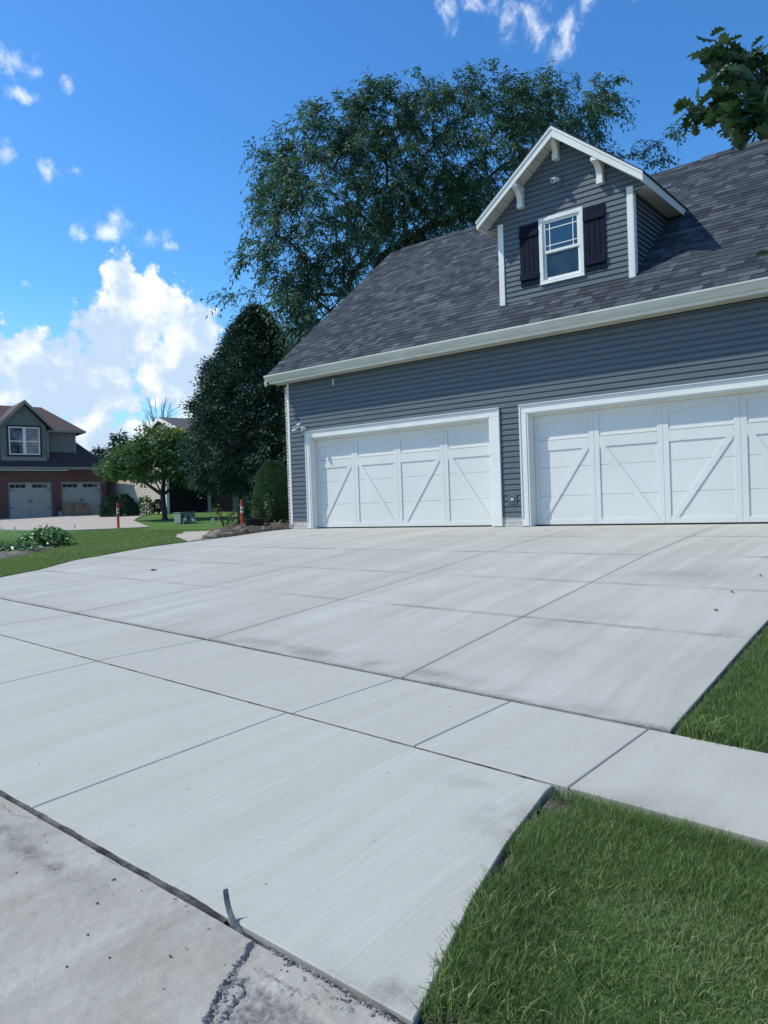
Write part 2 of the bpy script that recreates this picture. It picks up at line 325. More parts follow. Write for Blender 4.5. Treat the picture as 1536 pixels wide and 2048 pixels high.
class MB:
    """collects shapes and links them as ONE mesh object"""
    def __init__(s): s.v = []; s.f = []; s.t = []; s.n_ = []

    def add(s, vs, fs, tint=0.5):
        b = len(s.v); s.v += [tuple(v) for v in vs]; s.f += [tuple(i + b for i in f) for f in fs]; s.t += [tint] * len(vs); s.n_.append(len(vs))
        return s

    def box(s, x0, x1, y0, y1, z0, z1, tint=0.5):
        vs = [(x, y, z) for z in (z0, z1) for y in (y0, y1) for x in (x0, x1)]
        return s.add(vs, [(0, 2, 3, 1), (4, 5, 7, 6), (0, 1, 5, 4), (2, 6, 7, 3), (0, 4, 6, 2), (1, 3, 7, 5)], tint)

    def prism(s, pts, vec, tint=0.5):
        """closed planar polygon pts (3d) swept by vec"""
        n = len(pts); v = Vector(vec)
        a = [Vector(p) for p in pts]; b = [p + v for p in a]
        nrm = Vector((0, 0, 0))
        for i in range(n): nrm += (a[i] - a[0]).cross(a[(i + 1) % n] - a[0])
        if nrm.dot(v) > 0: a, b = b, a
        fs = [tuple(range(n)), tuple(range(2 * n - 1, n - 1, -1))]
        fs += [(i, i + n, (i + 1) % n + n, (i + 1) % n) for i in range(n)]
        return s.add(a + b, fs, tint)

    def tube(s, pts, rad, seg=8, cap=True, tint=0.5):
        pts = [Vector(p) for p in pts]
        rad = [float(x) for x in rad] if hasattr(rad, '__len__') else [float(rad)] * len(pts)
        base = len(s.v); up = Vector((0.13, 0.21, 0.97))
        vs = []
        for i, p in enumerate(pts):
            d = (pts[min(i + 1, len(pts) - 1)] - pts[max(i - 1, 0)]).normalized()
            a = d.cross(up)
            if a.length < 0.05: a = d.cross(Vector((1, 0, 0)))
            a.normalize(); b = d.cross(a)
            vs += [p + rad[i] * (math.cos(k * 2 * math.pi / seg) * a + math.sin(k * 2 * math.pi / seg) * b) for k in range(seg)]
        fs = []
        for i in range(len(pts) - 1):
            for k in range(seg):
                k2 = (k + 1) % seg
                fs.append((i * seg + k, i * seg + k2, (i + 1) * seg + k2, (i + 1) * seg + k))
        if cap:
            fs.append(tuple(range(seg - 1, -1, -1))); fs.append(tuple((len(pts) - 1) * seg + k for k in range(seg)))
        return s.add(vs, fs, tint)

    def lathe(s, prof, c=(0, 0, 0), seg=16, tint=0.5):
        vs = [(c[0] + r * math.cos(k * 2 * math.pi / seg), c[1] + r * math.sin(k * 2 * math.pi / seg), c[2] + z) for r, z in prof for k in range(seg)]
        fs = [(i * seg + k, i * seg + (k + 1) % seg, (i + 1) * seg + (k + 1) % seg, (i + 1) * seg + k) for i in range(len(prof) - 1) for k in range(seg)]
        fs.append(tuple(range(seg - 1, -1, -1))); fs.append(tuple((len(prof) - 1) * seg + k for k in range(seg)))
        return s.add(vs, fs, tint)

    def build(s, name, material, parent=None, bevel=0.0, smooth=False, tint=False, each=False):
        if each:                       # every shape an object of its own
            out = None; i0 = 0; fi = 0
            for k, n in enumerate(s.n_):
                q = MB(); q.v = s.v[i0:i0 + n]; q.f = [tuple(i - i0 for i in f) for f in s.f if i0 <= f[0] < i0 + n]; q.t = s.t[i0:i0 + n]; i0 += n
                o = q.build(name, material, parent, bevel, smooth, tint); out = out or o
            return out
        me = bpy.data.meshes.new(name); me.from_pydata(s.v, [], s.f); me.update()
        if tint:
            a = me.attributes.new('tint', 'FLOAT', 'POINT'); a.data.foreach_set('value', np.array(s.t, np.float32))
        me.materials.append(material)
        if smooth: me.polygons.foreach_set('use_smooth', np.ones(len(me.polygons), bool))
        o = bpy.data.objects.new(name, me); COL.objects.link(o)
        if parent is not None: o.parent = parent
        if bevel:
            b = o.modifiers.new('bevel', 'BEVEL'); b.width = bevel; b.segments = 2; b.limit_method = 'ANGLE'; b.angle_limit = R(40)
        return o


def copy_tree(o, parent=None):
    c = o.copy(); COL.objects.link(c)
    if parent is not None: c.parent = parent
    for ch in list(o.children): copy_tree(ch, c)
    return c


# ------------------------------------------------------------------ terrain
GK = [-14, -11.15, -9.55, -8.45, -6.6, -5.05, -3.4, -.7, 0]
GZ = [-.80, -.76, -.705, -.70, -.54, -.39, -.22, -.01, 0]
GS = [-.05, -.05, -.045, -.042, -.02, -.012, -.005, 0, 0]


def gz(X, Y):
    """level of the ground: the drive climbs from the street to the garage, the street falls to the right"""
    X = np.asarray(X, float); Y = np.asarray(Y, float)
    hd = np.interp(Y, GK, GZ) + np.interp(Y, GK, GS) * (np.clip(X, -4, 20) - 6.9)
    d = (X - 12.58) * -.632 + (Y + 12.85) * .775
    hl = np.interp(d, [13, 20, 26, 32, 38, 47, 60, 400], [-.42, -.36, -.25, -.1, .2, .5, .6, .6])
    w = np.clip((-2.5 - X) / 6, 0, 1); w = w * w * (3 - 2 * w)
    return hd * (1 - w) + hl * w


EY = [-8.45, -7.5, -5.5, -3.7, -2.7, -2.0, -0.9, 0.0]
EX = [1.5, .56, -.77, -1.12, -.88, -.74, -.72, -.74]
def left_edge(Y): return np.interp(Y, EY, EX)
def apron_right(Y): return np.interp(Y, [-11.15, -10.58, -10.17, -9.6], [11.25, 11.07, 10.97, 10.87])


def in_paving(X, Y):
    a = (Y > -8.5) & (Y < 0.3) & (X > left_edge(Y)) & (X < 11.05)
    b = (Y > -9.58) & (Y <= -8.4)
    c = (Y > -11.195) & (Y <= -9.5) & (X > 3.0) & (X < apron_right(Y))
    return a | b | c | (Y <= -11.19)


def build_ground():
    gx = np.concatenate([-np.geomspace(3000, 60, 16), np.arange(-58, -8, 1.0), np.arange(-8, 10.6, 0.2), np.arange(10.6, 13.6, 0.05), np.arange(13.6, 24, 0.4), np.geomspace(25, 3000, 16)])
    gy = np.concatenate([-np.geomspace(3000, 16, 16), np.arange(-14, -11.6, 0.3), np.arange(-11.6, -5.2, 0.05), np.arange(-5.2, 3, 0.2), np.arange(3, 45, 1.0), np.geomspace(46, 3000, 16)])
    X, Y = np.meshgrid(gx, gy); Z = gz(X, Y)
    e = 0.13
    near = in_paving(X, Y) | in_paving(X - e, Y) | in_paving(X + e, Y) | in_paving(X, Y - e) | in_paving(X, Y + e)
    near2 = in_paving(X - .3, Y) | in_paving(X + .3, Y) | in_paving(X, Y - .3) | in_paving(X, Y + .3)
    right = X > 5
    Z = Z - np.where(in_paving(X, Y), 0.10, np.where(near, np.where(right, 0.026, 0.012), np.where(near2, np.where(right, 0.018, 0.008), np.where(right, 0.015, 0.005))))
    Z = Z + np.where(near | (np.abs(X) > 40), 0, 0.006 * np.sin(X * 3.1) * np.cos(Y * 2.7))
    nx, ny = len(gx), len(gy)
    i = np.arange(nx * ny).reshape(ny, nx)
    F = np.stack([i[:-1, :-1], i[:-1, 1:], i[1:, 1:], i[1:, :-1]], -1).reshape(-1, 4)
    m = bpy.data.materials.new('lawn ground'); m.use_nodes = True; t = NT(m.node_tree)
    co = t.n('ShaderNodeTexCoord').outputs['Object']
    a = t.n('ShaderNodeAttribute', attribute_name='soil').outputs['Fac']
    big = t.noise(co, 0.35, 5, 0.6); mid = t.noise(co, 3.5, 6, 0.65); fine = t.noise(t.scaled(co, 1, 1, 1), 55, 5, 0.75)
    mow = t.noise(t.n('ShaderNodeMapping', {'Vector': co, 'Rotation': (0, 0, R(-38)), 'Scale': (0.15, 1.5, 1)}).outputs[0], 1.0, 3)
    g = t.mix(t.ramp(big, 0.35, 0.65), (0.088, 0.170, 0.045), (0.118, 0.210, 0.056))
    g = t.mix(t.math('MULTIPLY', t.ramp(mow, 0.4, 0.6), 0.45), g, (0.135, 0.235, 0.066))
    g = t.mix(t.math('MULTIPLY', t.ramp(mid, 0.45, 0.7), 0.4), g, (0.066, 0.138, 0.042))
    g = t.mix(t.math('MULTIPLY', t.ramp(fine, 0.45, 0.75), 0.55), g, (0.034, 0.080, 0.028))
    s = t.mix(t.ramp(fine, 0.4, 0.6), (0.20, 0.17, 0.145), (0.10, 0.08, 0.065))
    c = t.mix(t.math('MULTIPLY', a, 1.0), g, s)
    b = t.n('ShaderNodeBsdfPrincipled', {'Base Color': c, 'Roughness': 0.95, 'Specular IOR Level': 0.1})
    bp = t.n('ShaderNodeBump', {'Height': fine, 'Strength': 0.9, 'Distance': 0.03}); t.t.links.new(bp.outputs[0], b.inputs['Normal'])
    o = t.n('ShaderNodeOutputMaterial'); t.t.links.new(b.outputs[0], o.inputs[0])
    ob = np_mesh('ground', np.stack([X, Y, Z], -1).reshape(-1, 3), [F], m, tint=np.where(near & right, 1.0, np.where(near2 & right, 0.35, 0.0)).ravel(), attr='soil', smooth=True)
    tag(ob, kind='structure')
build_ground()


class Slabs:
    """concrete panels following the ground level, each with eased edges and a skirt, so the joints are real gaps"""
    def __init__(s): s.V = []; s.F = []; s.D = []; s.n = 0

    def panel(s, xl, xr, y0, y1, step=0.25, lift=0.0, depth=0.12, ease=0.005, drop=0.004, dz=None, dirt=None, edge_dirt=None):
        xl = xl if callable(xl) else (lambda y, c=xl: np.full_like(y, c)); xr = xr if callable(xr) else (lambda y, c=xr: np.full_like(y, c))
        def par(L):
            k = max(2, int(L / step)); e = ease / L
            if edge_dirt: q = .03 / L; w = .055 / L; return np.concatenate([[0, e, q], np.linspace(w, 1 - w, k + 1), [1 - q, 1 - e, 1]])
            return np.concatenate([[0], np.linspace(e, 1 - e, k + 1), [1]])
        v = par(y1 - y0); ys = y0 + (y1 - y0) * v
        W = float(np.max(xr(ys) - xl(ys))); u = par(W)
        Y = np.repeat(ys[:, None], len(u), 1); L = xl(ys)[:, None]; Rr = xr(ys)[:, None]
        X = L + (Rr - L) * u[None, :]
        Z = gz(X, Y) + lift
        if dz is not None: Z = Z + dz(X, Y)
        edge = np.zeros_like(Z, bool); edge[0] = edge[-1] = True; edge[:, 0] = edge[:, -1] = True
        Z = Z - edge * drop
        ny, nx = Z.shape; i = np.arange(ny * nx).reshape(ny, nx) + s.n
        P = np.stack([X, Y, Z], -1).reshape(-1, 3)
        F = np.stack([i[:-1, :-1], i[:-1, 1:], i[1:, 1:], i[1:, :-1]], -1).reshape(-1, 4)
        ring = np.concatenate([i[0, :], i[1:, -1], i[-1, -2::-1], i[-2:0:-1, 0]])
        B = P[ring - s.n].copy(); B[:, 2] -= depth
        j = np.arange(len(ring)) + s.n + len(P); k = len(ring)
        SF = np.stack([j, np.roll(j, -1), np.roll(ring, -1), ring], -1)
        s.V += [P, B]; s.F += [F, SF]
        dd = np.zeros(len(P)) if dirt is None else dirt(X, Y).ravel()
        if edge_dirt:
            G = np.zeros_like(Z); wob = .6 + .5 * vnoise(X, Y, 2.3, 9) + .4 * vnoise(X, Y, 11, 10)
            for i in (0, 1, 2, -1, -2, -3): G[i] = np.maximum(G[i], edge_dirt[0] * (1 if i in (0, 1, -1, -2) else .55))
            for i in (0, 1, 2, -1, -2, -3): G[:, i] = np.maximum(G[:, i], edge_dirt[1] * (1 if i in (0, 1, -1, -2) else .4))
            dd = np.clip(np.maximum(dd, (G * np.clip(wob, 0, 1.3)).ravel()), 0, 1)
        s.D += [dd, np.full(len(B), 1.0)]
        s.n += len(P) + len(B)

    def build(s, name, material):
        o = np_mesh(name, np.concatenate(s.V), [np.concatenate(s.F)], material, tint=np.concatenate(s.D), attr='dirt')
        return tag(o, kind='structure')


def vnoise(X, Y, f, seed):
    """cheap smooth 2-d value noise, -1..1"""
    r = np.random.default_rng(seed); g = r.uniform(-1, 1, (64, 64))
    x = X * f + 100; y = Y * f + 100; xi = np.floor(x).astype(int); yi = np.floor(y).astype(int); fx = x - xi; fy = y - yi
    fx = fx * fx * (3 - 2 * fx); fy = fy * fy * (3 - 2 * fy)
    G = lambda a, b: g[b % 64, a % 64]
    return (G(xi, yi) * (1 - fx) + G(xi + 1, yi) * fx) * (1 - fy) + (G(xi, yi + 1) * (1 - fx) + G(xi + 1, yi + 1) * fx) * fy


def blur_spot(X, Y, x, y, rx, ry, a):
    return a * np.exp(-((X - x) / rx) ** 2 - ((Y - y) / ry) ** 2)


def build_paving():
    g = 0.0035
    drv = Slabs()
    ys = [-8.44, -6.61, -5.07, -3.46, -1.75, 0.17]; xs = [None, 2.2, 4.5, 6.85, 9.1, 11.05]
    def stain(X, Y):
        d = np.zeros_like(X)
        for (x, y, rx, ry, a) in [(9.75, -4.6, .5, .35, .22), (10.3, -4.3, .5, .3, .18), (9.45, -6.75, .22, .10, .25), (9.6, -6.35, .4, .1, .14), (11.0, -6.5, .25, .15, .25), (8.6, -8.3, 1.4, .10, .45), (7.2, -8.33, .8, .06, .3), (10.2, -8.36, .7, .05, .25), (9.7, -7.5, .5, .15, .1)]:
            d += blur_spot(X, Y, x, y, rx, ry, a)
        return np.clip(1.7 * d * (0.6 + 0.9 * vnoise(X, Y, 7, 3)) + .10 * np.clip(vnoise(X, Y, .9, 6) + .6 * vnoise(X * 2.2, Y * .5, 1.0, 7), 0, 1), 0, 1)
    for a in range(5):
        for b in range(5):
            xl = (lambda y: left_edge(y)) if a == 0 else xs[a] + g
            drv.panel(xl, xs[a + 1] - (g if a < 4 else 0), ys[b] + (.010 if b == 0 else .006), ys[b + 1] - .006, 0.12 if a > 2 and b < 2 else 0.25, dirt=stain, edge_dirt=(.75, .25))
    drv.build('driveway', M_conc)
    wk = Slabs()
    xw = [-30, -12, -6, -2, 2.25, 4.6, 6.83, 9.08, 10.03, 10.94, 12.45, 13.9, 15.4, 17, 24]
    def wst(X, Y): return np.clip(blur_spot(X, Y, 11.3, -9.5, .3, .15, .5) + blur_spot(X, Y, 12.2, -8.75, .6, .1, .25), 0, 1) * (0.6 + .8 * vnoise(X, Y, 9, 5))
    for i in range(len(xw) - 1):
        wk.panel(xw[i] + g, xw[i + 1] - g, -9.53 + 2 * g, -8.47 - 2 * g, 0.15, dirt=lambda X, Y: np.clip(wst(X, Y), 0, 1))
    wk.build('sidewalk', M_walk)
    ap = Slabs()
    xa = [3.0, 6.84, 9.045, None]
    def ast(X, Y): return np.clip((blur_spot(X, Y, 10.85, -9.95, .14, .22, .45) + blur_spot(X, Y, 10.6, -9.75, .2, .06, .4) + blur_spot(X, Y, 11.1, -11.12, .2, .05, .9) + blur_spot(X, Y, 9.8, -11.13, .6, .03, .25)) * (0.5 + 1.1 * vnoise(X, Y, 16, 8)), 0, 1)
    for i in range(3):
        ap.panel(xa[i] + g, (xa[i + 1] - g) if xa[i + 1] else (lambda y: apron_right(y)), -11.168, -9.53 - 2 * g - .012, 0.06 if i > 1 else 0.2, dirt=ast, depth=0.12)
    ap.build('driveway_apron', M_apron)
    # joints: dirty mineral bed below the gaps
    jb = MB()
    def strip(x0, x1, y0, y1, lift, n=60):
        X = np.linspace(x0, x1, n)
        vs = [(x, y, float(gz(x, y)) + lift) for x in X for y in (y0, y1)]
        jb.add(vs, [(2 * i, 2 * i + 2, 2 * i + 3, 2 * i + 1) for i in range(n - 1)])
    def ystrip(x, y0, y1, lift, n=30):
        Yv = np.linspace(y0, y1, n)
        vs = [(xx, y, float(gz(xx, y)) + lift) for y in Yv for xx in (x - .02, x + .02)]
        jb.add(vs, [(2 * i, 2 * i + 1, 2 * i + 3, 2 * i + 2) for i in range(n - 1)])
    for y in ys[1:-1]: strip(-1.0, 11.04, y - .02, y + .02, -.02)
    for x in xs[1:-1]: ystrip(x, -8.42, 0.15, -.022)
    for x in xw[3:-1]: ystrip(x, -9.5, -8.5, -.022, 6)
    for x in (6.84, 9.045): ystrip(x, -11.1, -9.56, -.022, 6)
    tag(jb.build('joint_bed', M_joint), kind='structure')

    def filler(x0, x1, yc, wid, lift, seed, rough, miss):
        r = np.random.default_rng(seed); n = int((x1 - x0) / 0.02); X = np.linspace(x0, x1, n)
        k = np.interp(X, np.linspace(x0, x1, max(3, n // 12)), r.uniform(-1, 1, max(3, n // 12)))
        top = -.012 * np.clip(1 - (x1 - X) / .12, 0, 1) + lift + rough * np.interp(X, np.linspace(x0, x1, n // 4), r.uniform(-1, 1, n // 4)) - miss * (np.interp(X, np.linspace(x0, x1, max(3, n // 25)), r.uniform(0, 1, max(3, n // 25))) > 0.62) * 0.012
        V = []; F = []
        for i, x in enumerate(X):
            y = yc + 0.003 * k[i]; h = wid * (0.75 + 0.25 * r.uniform()) / 2; z = float(gz(x, yc))
            V += [(x, y - h - .004, z - .03), (x, y - h, z + top[i]), (x, y + h, z + top[i]), (x, y + h + .004, z - .03)]
        for i in range(n - 1):
            for q in range(3): F.append((4 * i + q, 4 * i + 4 + q, 4 * i + 5 + q, 4 * i + 1 + q))
        return np.array(V), np.array(F)
    parts = [filler(-2, 10.95, -8.455, .016, -.004, 1, .003, 1), filler(-2, 10.87, -9.546, .026, -.002, 2, .003, 1), filler(3.0, 10.45, -11.182, .021, .001, 3, .005, 0.3), filler(10.45, 11.25, -11.182, .016, -.006, 4, .004, 1)]
    V = []; F = []; n = 0
    for v, f in parts: V.append(v); F.append(f + n); n += len(v)
    tag(np_mesh('expansion_joint', np.concatenate(V), [np.concatenate(F)], M_filler), kind='structure')

    # street: fine mesh where the broken gutter shows, with real cracks and a spalled patch
    lines = [([(10.63, -11.20), (10.66, -11.27), (10.67, -11.31), (10.70, -11.35), (10.71, -11.38), (10.745, -11.45), (10.78, -11.50), (10.82, -11.58), (10.86, -11.72), (10.95, -11.9)], .011, .020),
             ([(10.74, -11.28), (10.78, -11.295), (10.83, -11.288), (10.87, -11.295), (10.92, -11.278), (10.96, -11.285), (10.99, -11.26), (11.05, -11.215), (11.10, -11.2)], .006, .007),
             ([(10.74, -11.33), (10.78, -11.37), (10.79, -11.41), (10.80, -11.44), (10.815, -11.50), (10.86, -11.56), (10.9, -11.66)], .007, .012),
             ([(10.71, -11.37), (10.76, -11.36), (10.79, -11.375)], .006, .006), ([(8.55, -11.2), (8.75, -11.26), (8.9, -11.24), (9.05, -11.25), (9.2, -11.2)], .004, .004), ([(9.6, -11.19), (9.75, -11.21), (9.9, -11.19)], .004, .003)]
    def dist(X, Y, pl):
        d = np.full(X.shape, 9.0)
        for (ax, ay), (bx, by) in zip(pl[:-1], pl[1:]):
            L2 = (bx - ax) ** 2 + (by - ay) ** 2; t = np.clip(((X - ax) * (bx - ax) + (Y - ay) * (by - ay)) / L2, 0, 1)
            d = np.minimum(d, np.hypot(X - ax - t * (bx - ax), Y - ay - t * (by - ay)))
        return d
    def dz(X, Y):
        wx = X + .012 * vnoise(X, Y, 22, 11) + .005 * vnoise(X, Y, 60, 12); wy = Y + .012 * vnoise(X, Y, 22, 13) + .005 * vnoise(X, Y, 60, 14)
        z = -0.004 + .0015 * vnoise(X, Y, 9, 15) + .0012 * vnoise(X, Y, 33, 16)
        for pl, w, dep in lines:
            d = dist(wx, wy, pl); z = z - dep * np.clip(1 - (d / w) ** 2, 0, 1) * (0.75 + .5 * vnoise(X, Y, 40, 17))
        # crumbled lip along the apron
        c = np.clip((Y + 11.205) / .05, 0, 1) * np.clip((X - 10.5) / .1, 0, 1)
        z = z - c * (.008 + .008 * np.abs(vnoise(X, Y, 45, 18)))
        # the sunken worn patch right of the crack
        p = np.clip((wx - 10.72 - (-(wy + 11.33)) * .35) / .05, 0, 1) * np.clip((-11.30 - wy) / .02, 0, 1)
        z = z - p * .007 + p * .003 * vnoise(X, Y, 70, 19)
        pl2 = np.clip((1 - ((wx - 10.93) / .17) ** 2 - ((wy + 11.262 - .12 * (wx - 10.93)) / .036) ** 2) / .12, 0, 1)
        z = z + .007 * pl2
        return z
    def dirt(X, Y):
        wx = X + .05 * vnoise(X, Y, 8, 21); wy = Y + .03 * vnoise(X, Y, 11, 22)
        d = np.zeros_like(X)
        for pl, w, dep in lines: d = np.maximum(d, 0.9 * np.clip(1.2 - dist(X, Y, pl) / w, 0, 1))
        p = np.clip((wx - 10.74 + (wy + 11.33) * .35) / .06, 0, 1) * np.clip((-11.31 - wy) / .03, 0, 1)
        pl2 = np.clip((1 - ((wx - 10.93) / .17) ** 2 - ((wy + 11.262) / .036) ** 2) / .12, 0, 1)
        d = np.maximum(d, .95 * p * (0.8 + .4 * vnoise(X, Y, 26, 23))) * (1 - .8 * pl2)
        c = np.clip((Y + 11.215) / .05, 0, 1) * np.clip((X - 10.5) / .15, 0, 1)
        d = np.maximum(d, .5 * c * (0.5 + vnoise(X, Y, 50, 24)))
        tr = np.exp(-((wy + 11.36 + .02 * (wx - 9.3)) / .055) ** 2) * np.clip((10.05 - wx) / .5, 0, 1)
        d = np.maximum(d, .85 * tr * (0.75 + .8 * vnoise(X, Y, 14, 25)))
        d = np.maximum(d, .22 * np.clip(vnoise(X, Y, 2.6, 26) + .5 * vnoise(X, Y, 8, 27) + .3 * vnoise(X, Y, 30, 28), 0, 1))
        return np.clip(d, 0, 1)
    st = Slabs()
    st.panel(7.9, 12.6, -12.3, -11.196, 0.0075, dz=dz, dirt=dirt, ease=.004, drop=.004, depth=.2)
    st.panel(-60, 7.9, -12.3, -11.196, 0.4); st.panel(12.6, 60, -12.3, -11.196, 0.4); st.panel(-60, 60, -20, -12.3, 0.6)
    st.build('street', M_street)
build_paving()

# ------------------------------------------------------------------ the garage house
def lap_siding(mb, f, z0, z1, span, pitch=0.104, step=0.016, seam=3.2, gap=0.003, r=None):
    """lapped courses on a wall; f(s, d, z) -> point, span(z) -> list of (s0, s1) intervals"""
    r = r or np.random.default_rng(3)
    n = int(math.ceil((z1 - z0) / pitch - 1e-6))
    for k in range(n):
        a = z0 + k * pitch; b = min(a + pitch, z1)
        for (s0, s1), (t0, t1) in zip(span(a + .001), span(b - .001)):
            # split the course into lengths of siding with tight seams
            cuts = [0.0]; L = max(s1 - s0, 1e-3); p = r.uniform(0.3, 1.0) * seam
            while p < L - 0.5: cuts.append(p / L); p += seam * r.uniform(.8, 1.2)
            cuts.append(1.0)
            for c0, c1 in zip(cuts[:-1], cuts[1:]):
                g0 = gap / L / 2 if c0 > 0 else 0; g1 = gap / L / 2 if c1 < 1 else 0
                u0, u1 = c0 + g0, c1 - g1
                A = s0 + (s1 - s0) * u0; B = s0 + (s1 - s0) * u1; C = t0 + (t1 - t0) * u1; D = t0 + (t1 - t0) * u0
                pr = [(0.0, step), (0.66, step * .72), (0.78, -.004), (1.0, -.007)]
                vs = []
                for q, d in pr:
                    z = a + (b - a) * q; e0 = A + (D - A) * q; e1 = B + (C - B) * q; vs += [f(e0, d, z), f(e1, d, z)]
                vs += [f(A, -.011, a), f(B, -.011, a), f(D, -.011, b), f(C, -.011, b)]
                mb.add(vs, [(0, 1, 3, 2), (2, 3, 5, 4), (4, 5, 7, 6), (8, 9, 1, 0), (8, 0, 2, 4, 6, 10), (1, 9, 11, 7, 5, 3)])


HOUSE = thing('garage_house', (0, 0, 0), 'slate blue sided house with white carriage style double garage doors and a roof dormer', 'house')
EAVE_Y, EAVE_Z, SL = -0.34, 3.715, 0.822
RIDGE_Y = 4.58; RIDGE_Z = EAVE_Z + SL * (RIDGE_Y - EAVE_Y)
HX0, HX1 = -0.73, 13.2
DX0 = [-0.058, 5.655]            # left edges of the two door leaves
CW = 1.2256                      # width of one door column
TR = [(-0.183, 5.06), (5.50, 10.76)]   # outer edges of the casings
TZ = 2.285


def build_garage():
    H = HOUSE
    # shell behind the siding
    s = MB()
    s.box(HX0 + .02, HX1, .02, .16, 2.2, 3.5); s.box(HX0 + .02, DX0[0] - .01, .02, .16, -.1, 2.2)
    s.box(4.86, 5.64, .02, .16, -.1, 2.2); s.box(10.60, HX1, .02, .16, -.1, 2.2)
    s.box(HX0 + .02, HX0 + .16, .16, 9.4, -.2, 3.5); s.box(HX1 - .16, HX1, .16, 9.4, -.2, 3.5); s.box(HX0 + .16, HX1 - .16, 9.24, 9.4, -.2, 3.5)
    s.prism([(HX0 + .02, 0.02, 3.5), (HX0 + .02, 9.4, 3.5), (HX0 + .02, RIDGE_Y, RIDGE_Z - .2)], (.14, 0, 0))
    s.prism([(HX1, 0.02, 3.5), (HX1, 9.4, 3.5), (HX1, RIDGE_Y, RIDGE_Z - .2)], (-.14, 0, 0))
    s.box(HX0 + .2, HX1 - .2, .6, .7, -.1, 3.4)
    s.build('wall_core', M_dark, H)
    # siding
    w = MB()
    def span(z):
        if z > TZ: return [(HX0 + .03, HX1)]
        return [(HX0 + .03, TR[0][0] - .004), (TR[0][1] + .004, TR[1][0] - .004), (TR[1][1] + .004, HX1)]
    lap_siding(w, lambda a, d, z: (a, -d, z), 0.185, 2.285, span, pitch=0.105)
    lap_siding(w, lambda a, d, z: (a, -d, z), 2.285, 3.475, span, pitch=0.105, r=np.random.default_rng(5))
    w.build('siding', M_siding, H)
    b = MB()
    for x0, x1 in ((HX0, TR[0][0] - .003), (TR[0][1] + .003, TR[1][0] - .003), (TR[1][1] + .003, HX1)): b.box(x0, x1, -.006, .02, -.12, .183)
    b.build('brick_base', M_paleblock, H, each=True)
    # pale brick side wall, its end showing past the corner
    k = MB(); z = -.08; r = np.random.default_rng(4)
    while z < 3.42:
        k.box(-.865 + r.uniform(-.003, .003), -.765, .012 + r.uniform(-.003, .003), 9.2, z, z + .066); z += .078
    k.build('brick_side_wall', M_palebrick, H)
    k = MB(); k.box(-.852, -.735, .024, 9.2, -.2, 3.44); k.build('brick_mortar', M_maroon, H)
    c = MB(); c.box(-.764, -.70, -.022, .0185, .10, 3.478); c.build('corner_trim', M_white, H, bevel=.004)
    # eaves: soffit, fascia, gutter
    f = MB(); n = 0; x = -1.02
    while x < HX1 + .2:
        f.box(x, x + .296, EAVE_Y + .03, -.0, 3.484, 3.494); f.box(x + .296, x + .30, EAVE_Y + .03, 0, 3.488, 3.494); x += .30
    f.build('soffit', M_soffit, H)
    q = MB(); q.box(-1.03, HX1 + .3, EAVE_Y + .005, EAVE_Y + .03, 3.478, EAVE_Z - .035); q.build('fascia', M_white, H)
    g = MB(); y = EAVE_Y
    prof = [(y + .004, 3.532), (y - .055, 3.532), (y - .072, 3.560), (y - .072, 3.578), (y - .100, 3.612), (y - .118, 3.640), (y - .118, 3.668), (y - .108, 3.668), (y - .108, 3.645), (y - .060, 3.562), (y - .05, 3.546), (y + .004, 3.546)]
    g.prism([(-1.075, a, b_) for a, b_ in prof], (HX1 + 1.4, 0, 0))
    gu = g.build('gutter', M_gutter, H)
    e = MB(); e.prism([(-1.081, a, b_) for a, b_ in prof[:7] + [(y + .004, 3.668)]], (.005, 0, 0)); e.build('end_cap', M_white, gu)
    d = MB(); d.tube([(-1.06, y - .06, 3.545), (-1.085, y - .055, 3.50), (-1.09, y - .03, 3.44)], [.034, .036, .030], 8); d.build('downspout', M_white, H, smooth=False)
    # roof: deck, then every shingle tab
    dk = MB(); t = .055
    dk.prism([(-1.02, EAVE_Y, EAVE_Z - .03), (-1.02, RIDGE_Y, RIDGE_Z - .03), (-1.02, 2 * RIDGE_Y - EAVE_Y, EAVE_Z - .03), (-1.02, 2 * RIDGE_Y - EAVE_Y, EAVE_Z - .03 - t), (-1.02, RIDGE_Y, RIDGE_Z - .03 - t), (-1.02, EAVE_Y, EAVE_Z - .03 - t)], (HX1 + 1.3, 0, 0))
    dk.build('roof_deck', M_shutter, H)
    rk = MB()
    for ya, yb in ((EAVE_Y, RIDGE_Y), (2 * RIDGE_Y - EAVE_Y, RIDGE_Y)):
        rk.prism([(-1.045, ya, EAVE_Z - .04), (-1.045, yb, RIDGE_Z - .04), (-1.045, yb, RIDGE_Z - .22), (-1.045, ya, EAVE_Z - .20)], (.024, 0, 0))
    rk.build('rake_board', M_white, H)
    shingles(H, 'roof', -1.06, HX1 + .32, EAVE_Y - .035, EAVE_Z - .027, RIDGE_Y, RIDGE_Z + .002)
    rt = [o for o in H.children if o.name.startswith('roof') and 'deck' not in o.name][0]
    for x0, x1 in ((-.62, 3.3), (7.62, 12.6)):
        v = MB(); x = x0
        while x < x1 - .01:
            xe = min(x + .31, x1)
            v.prism([(x, RIDGE_Y - .17, RIDGE_Z - .095), (x, RIDGE_Y, RIDGE_Z + .055), (x, RIDGE_Y + .17, RIDGE_Z - .095), (x, RIDGE_Y + .17, RIDGE_Z - .12), (x, RIDGE_Y, RIDGE_Z + .0), (x, RIDGE_Y - .17, RIDGE_Z - .12)], (xe - x - .004, 0, 0), tint=random.uniform(.1, .6)); x = xe
        v.build('ridge_vent', M_shingle, rt, tint=True)
    rc = MB(); x = -1.05
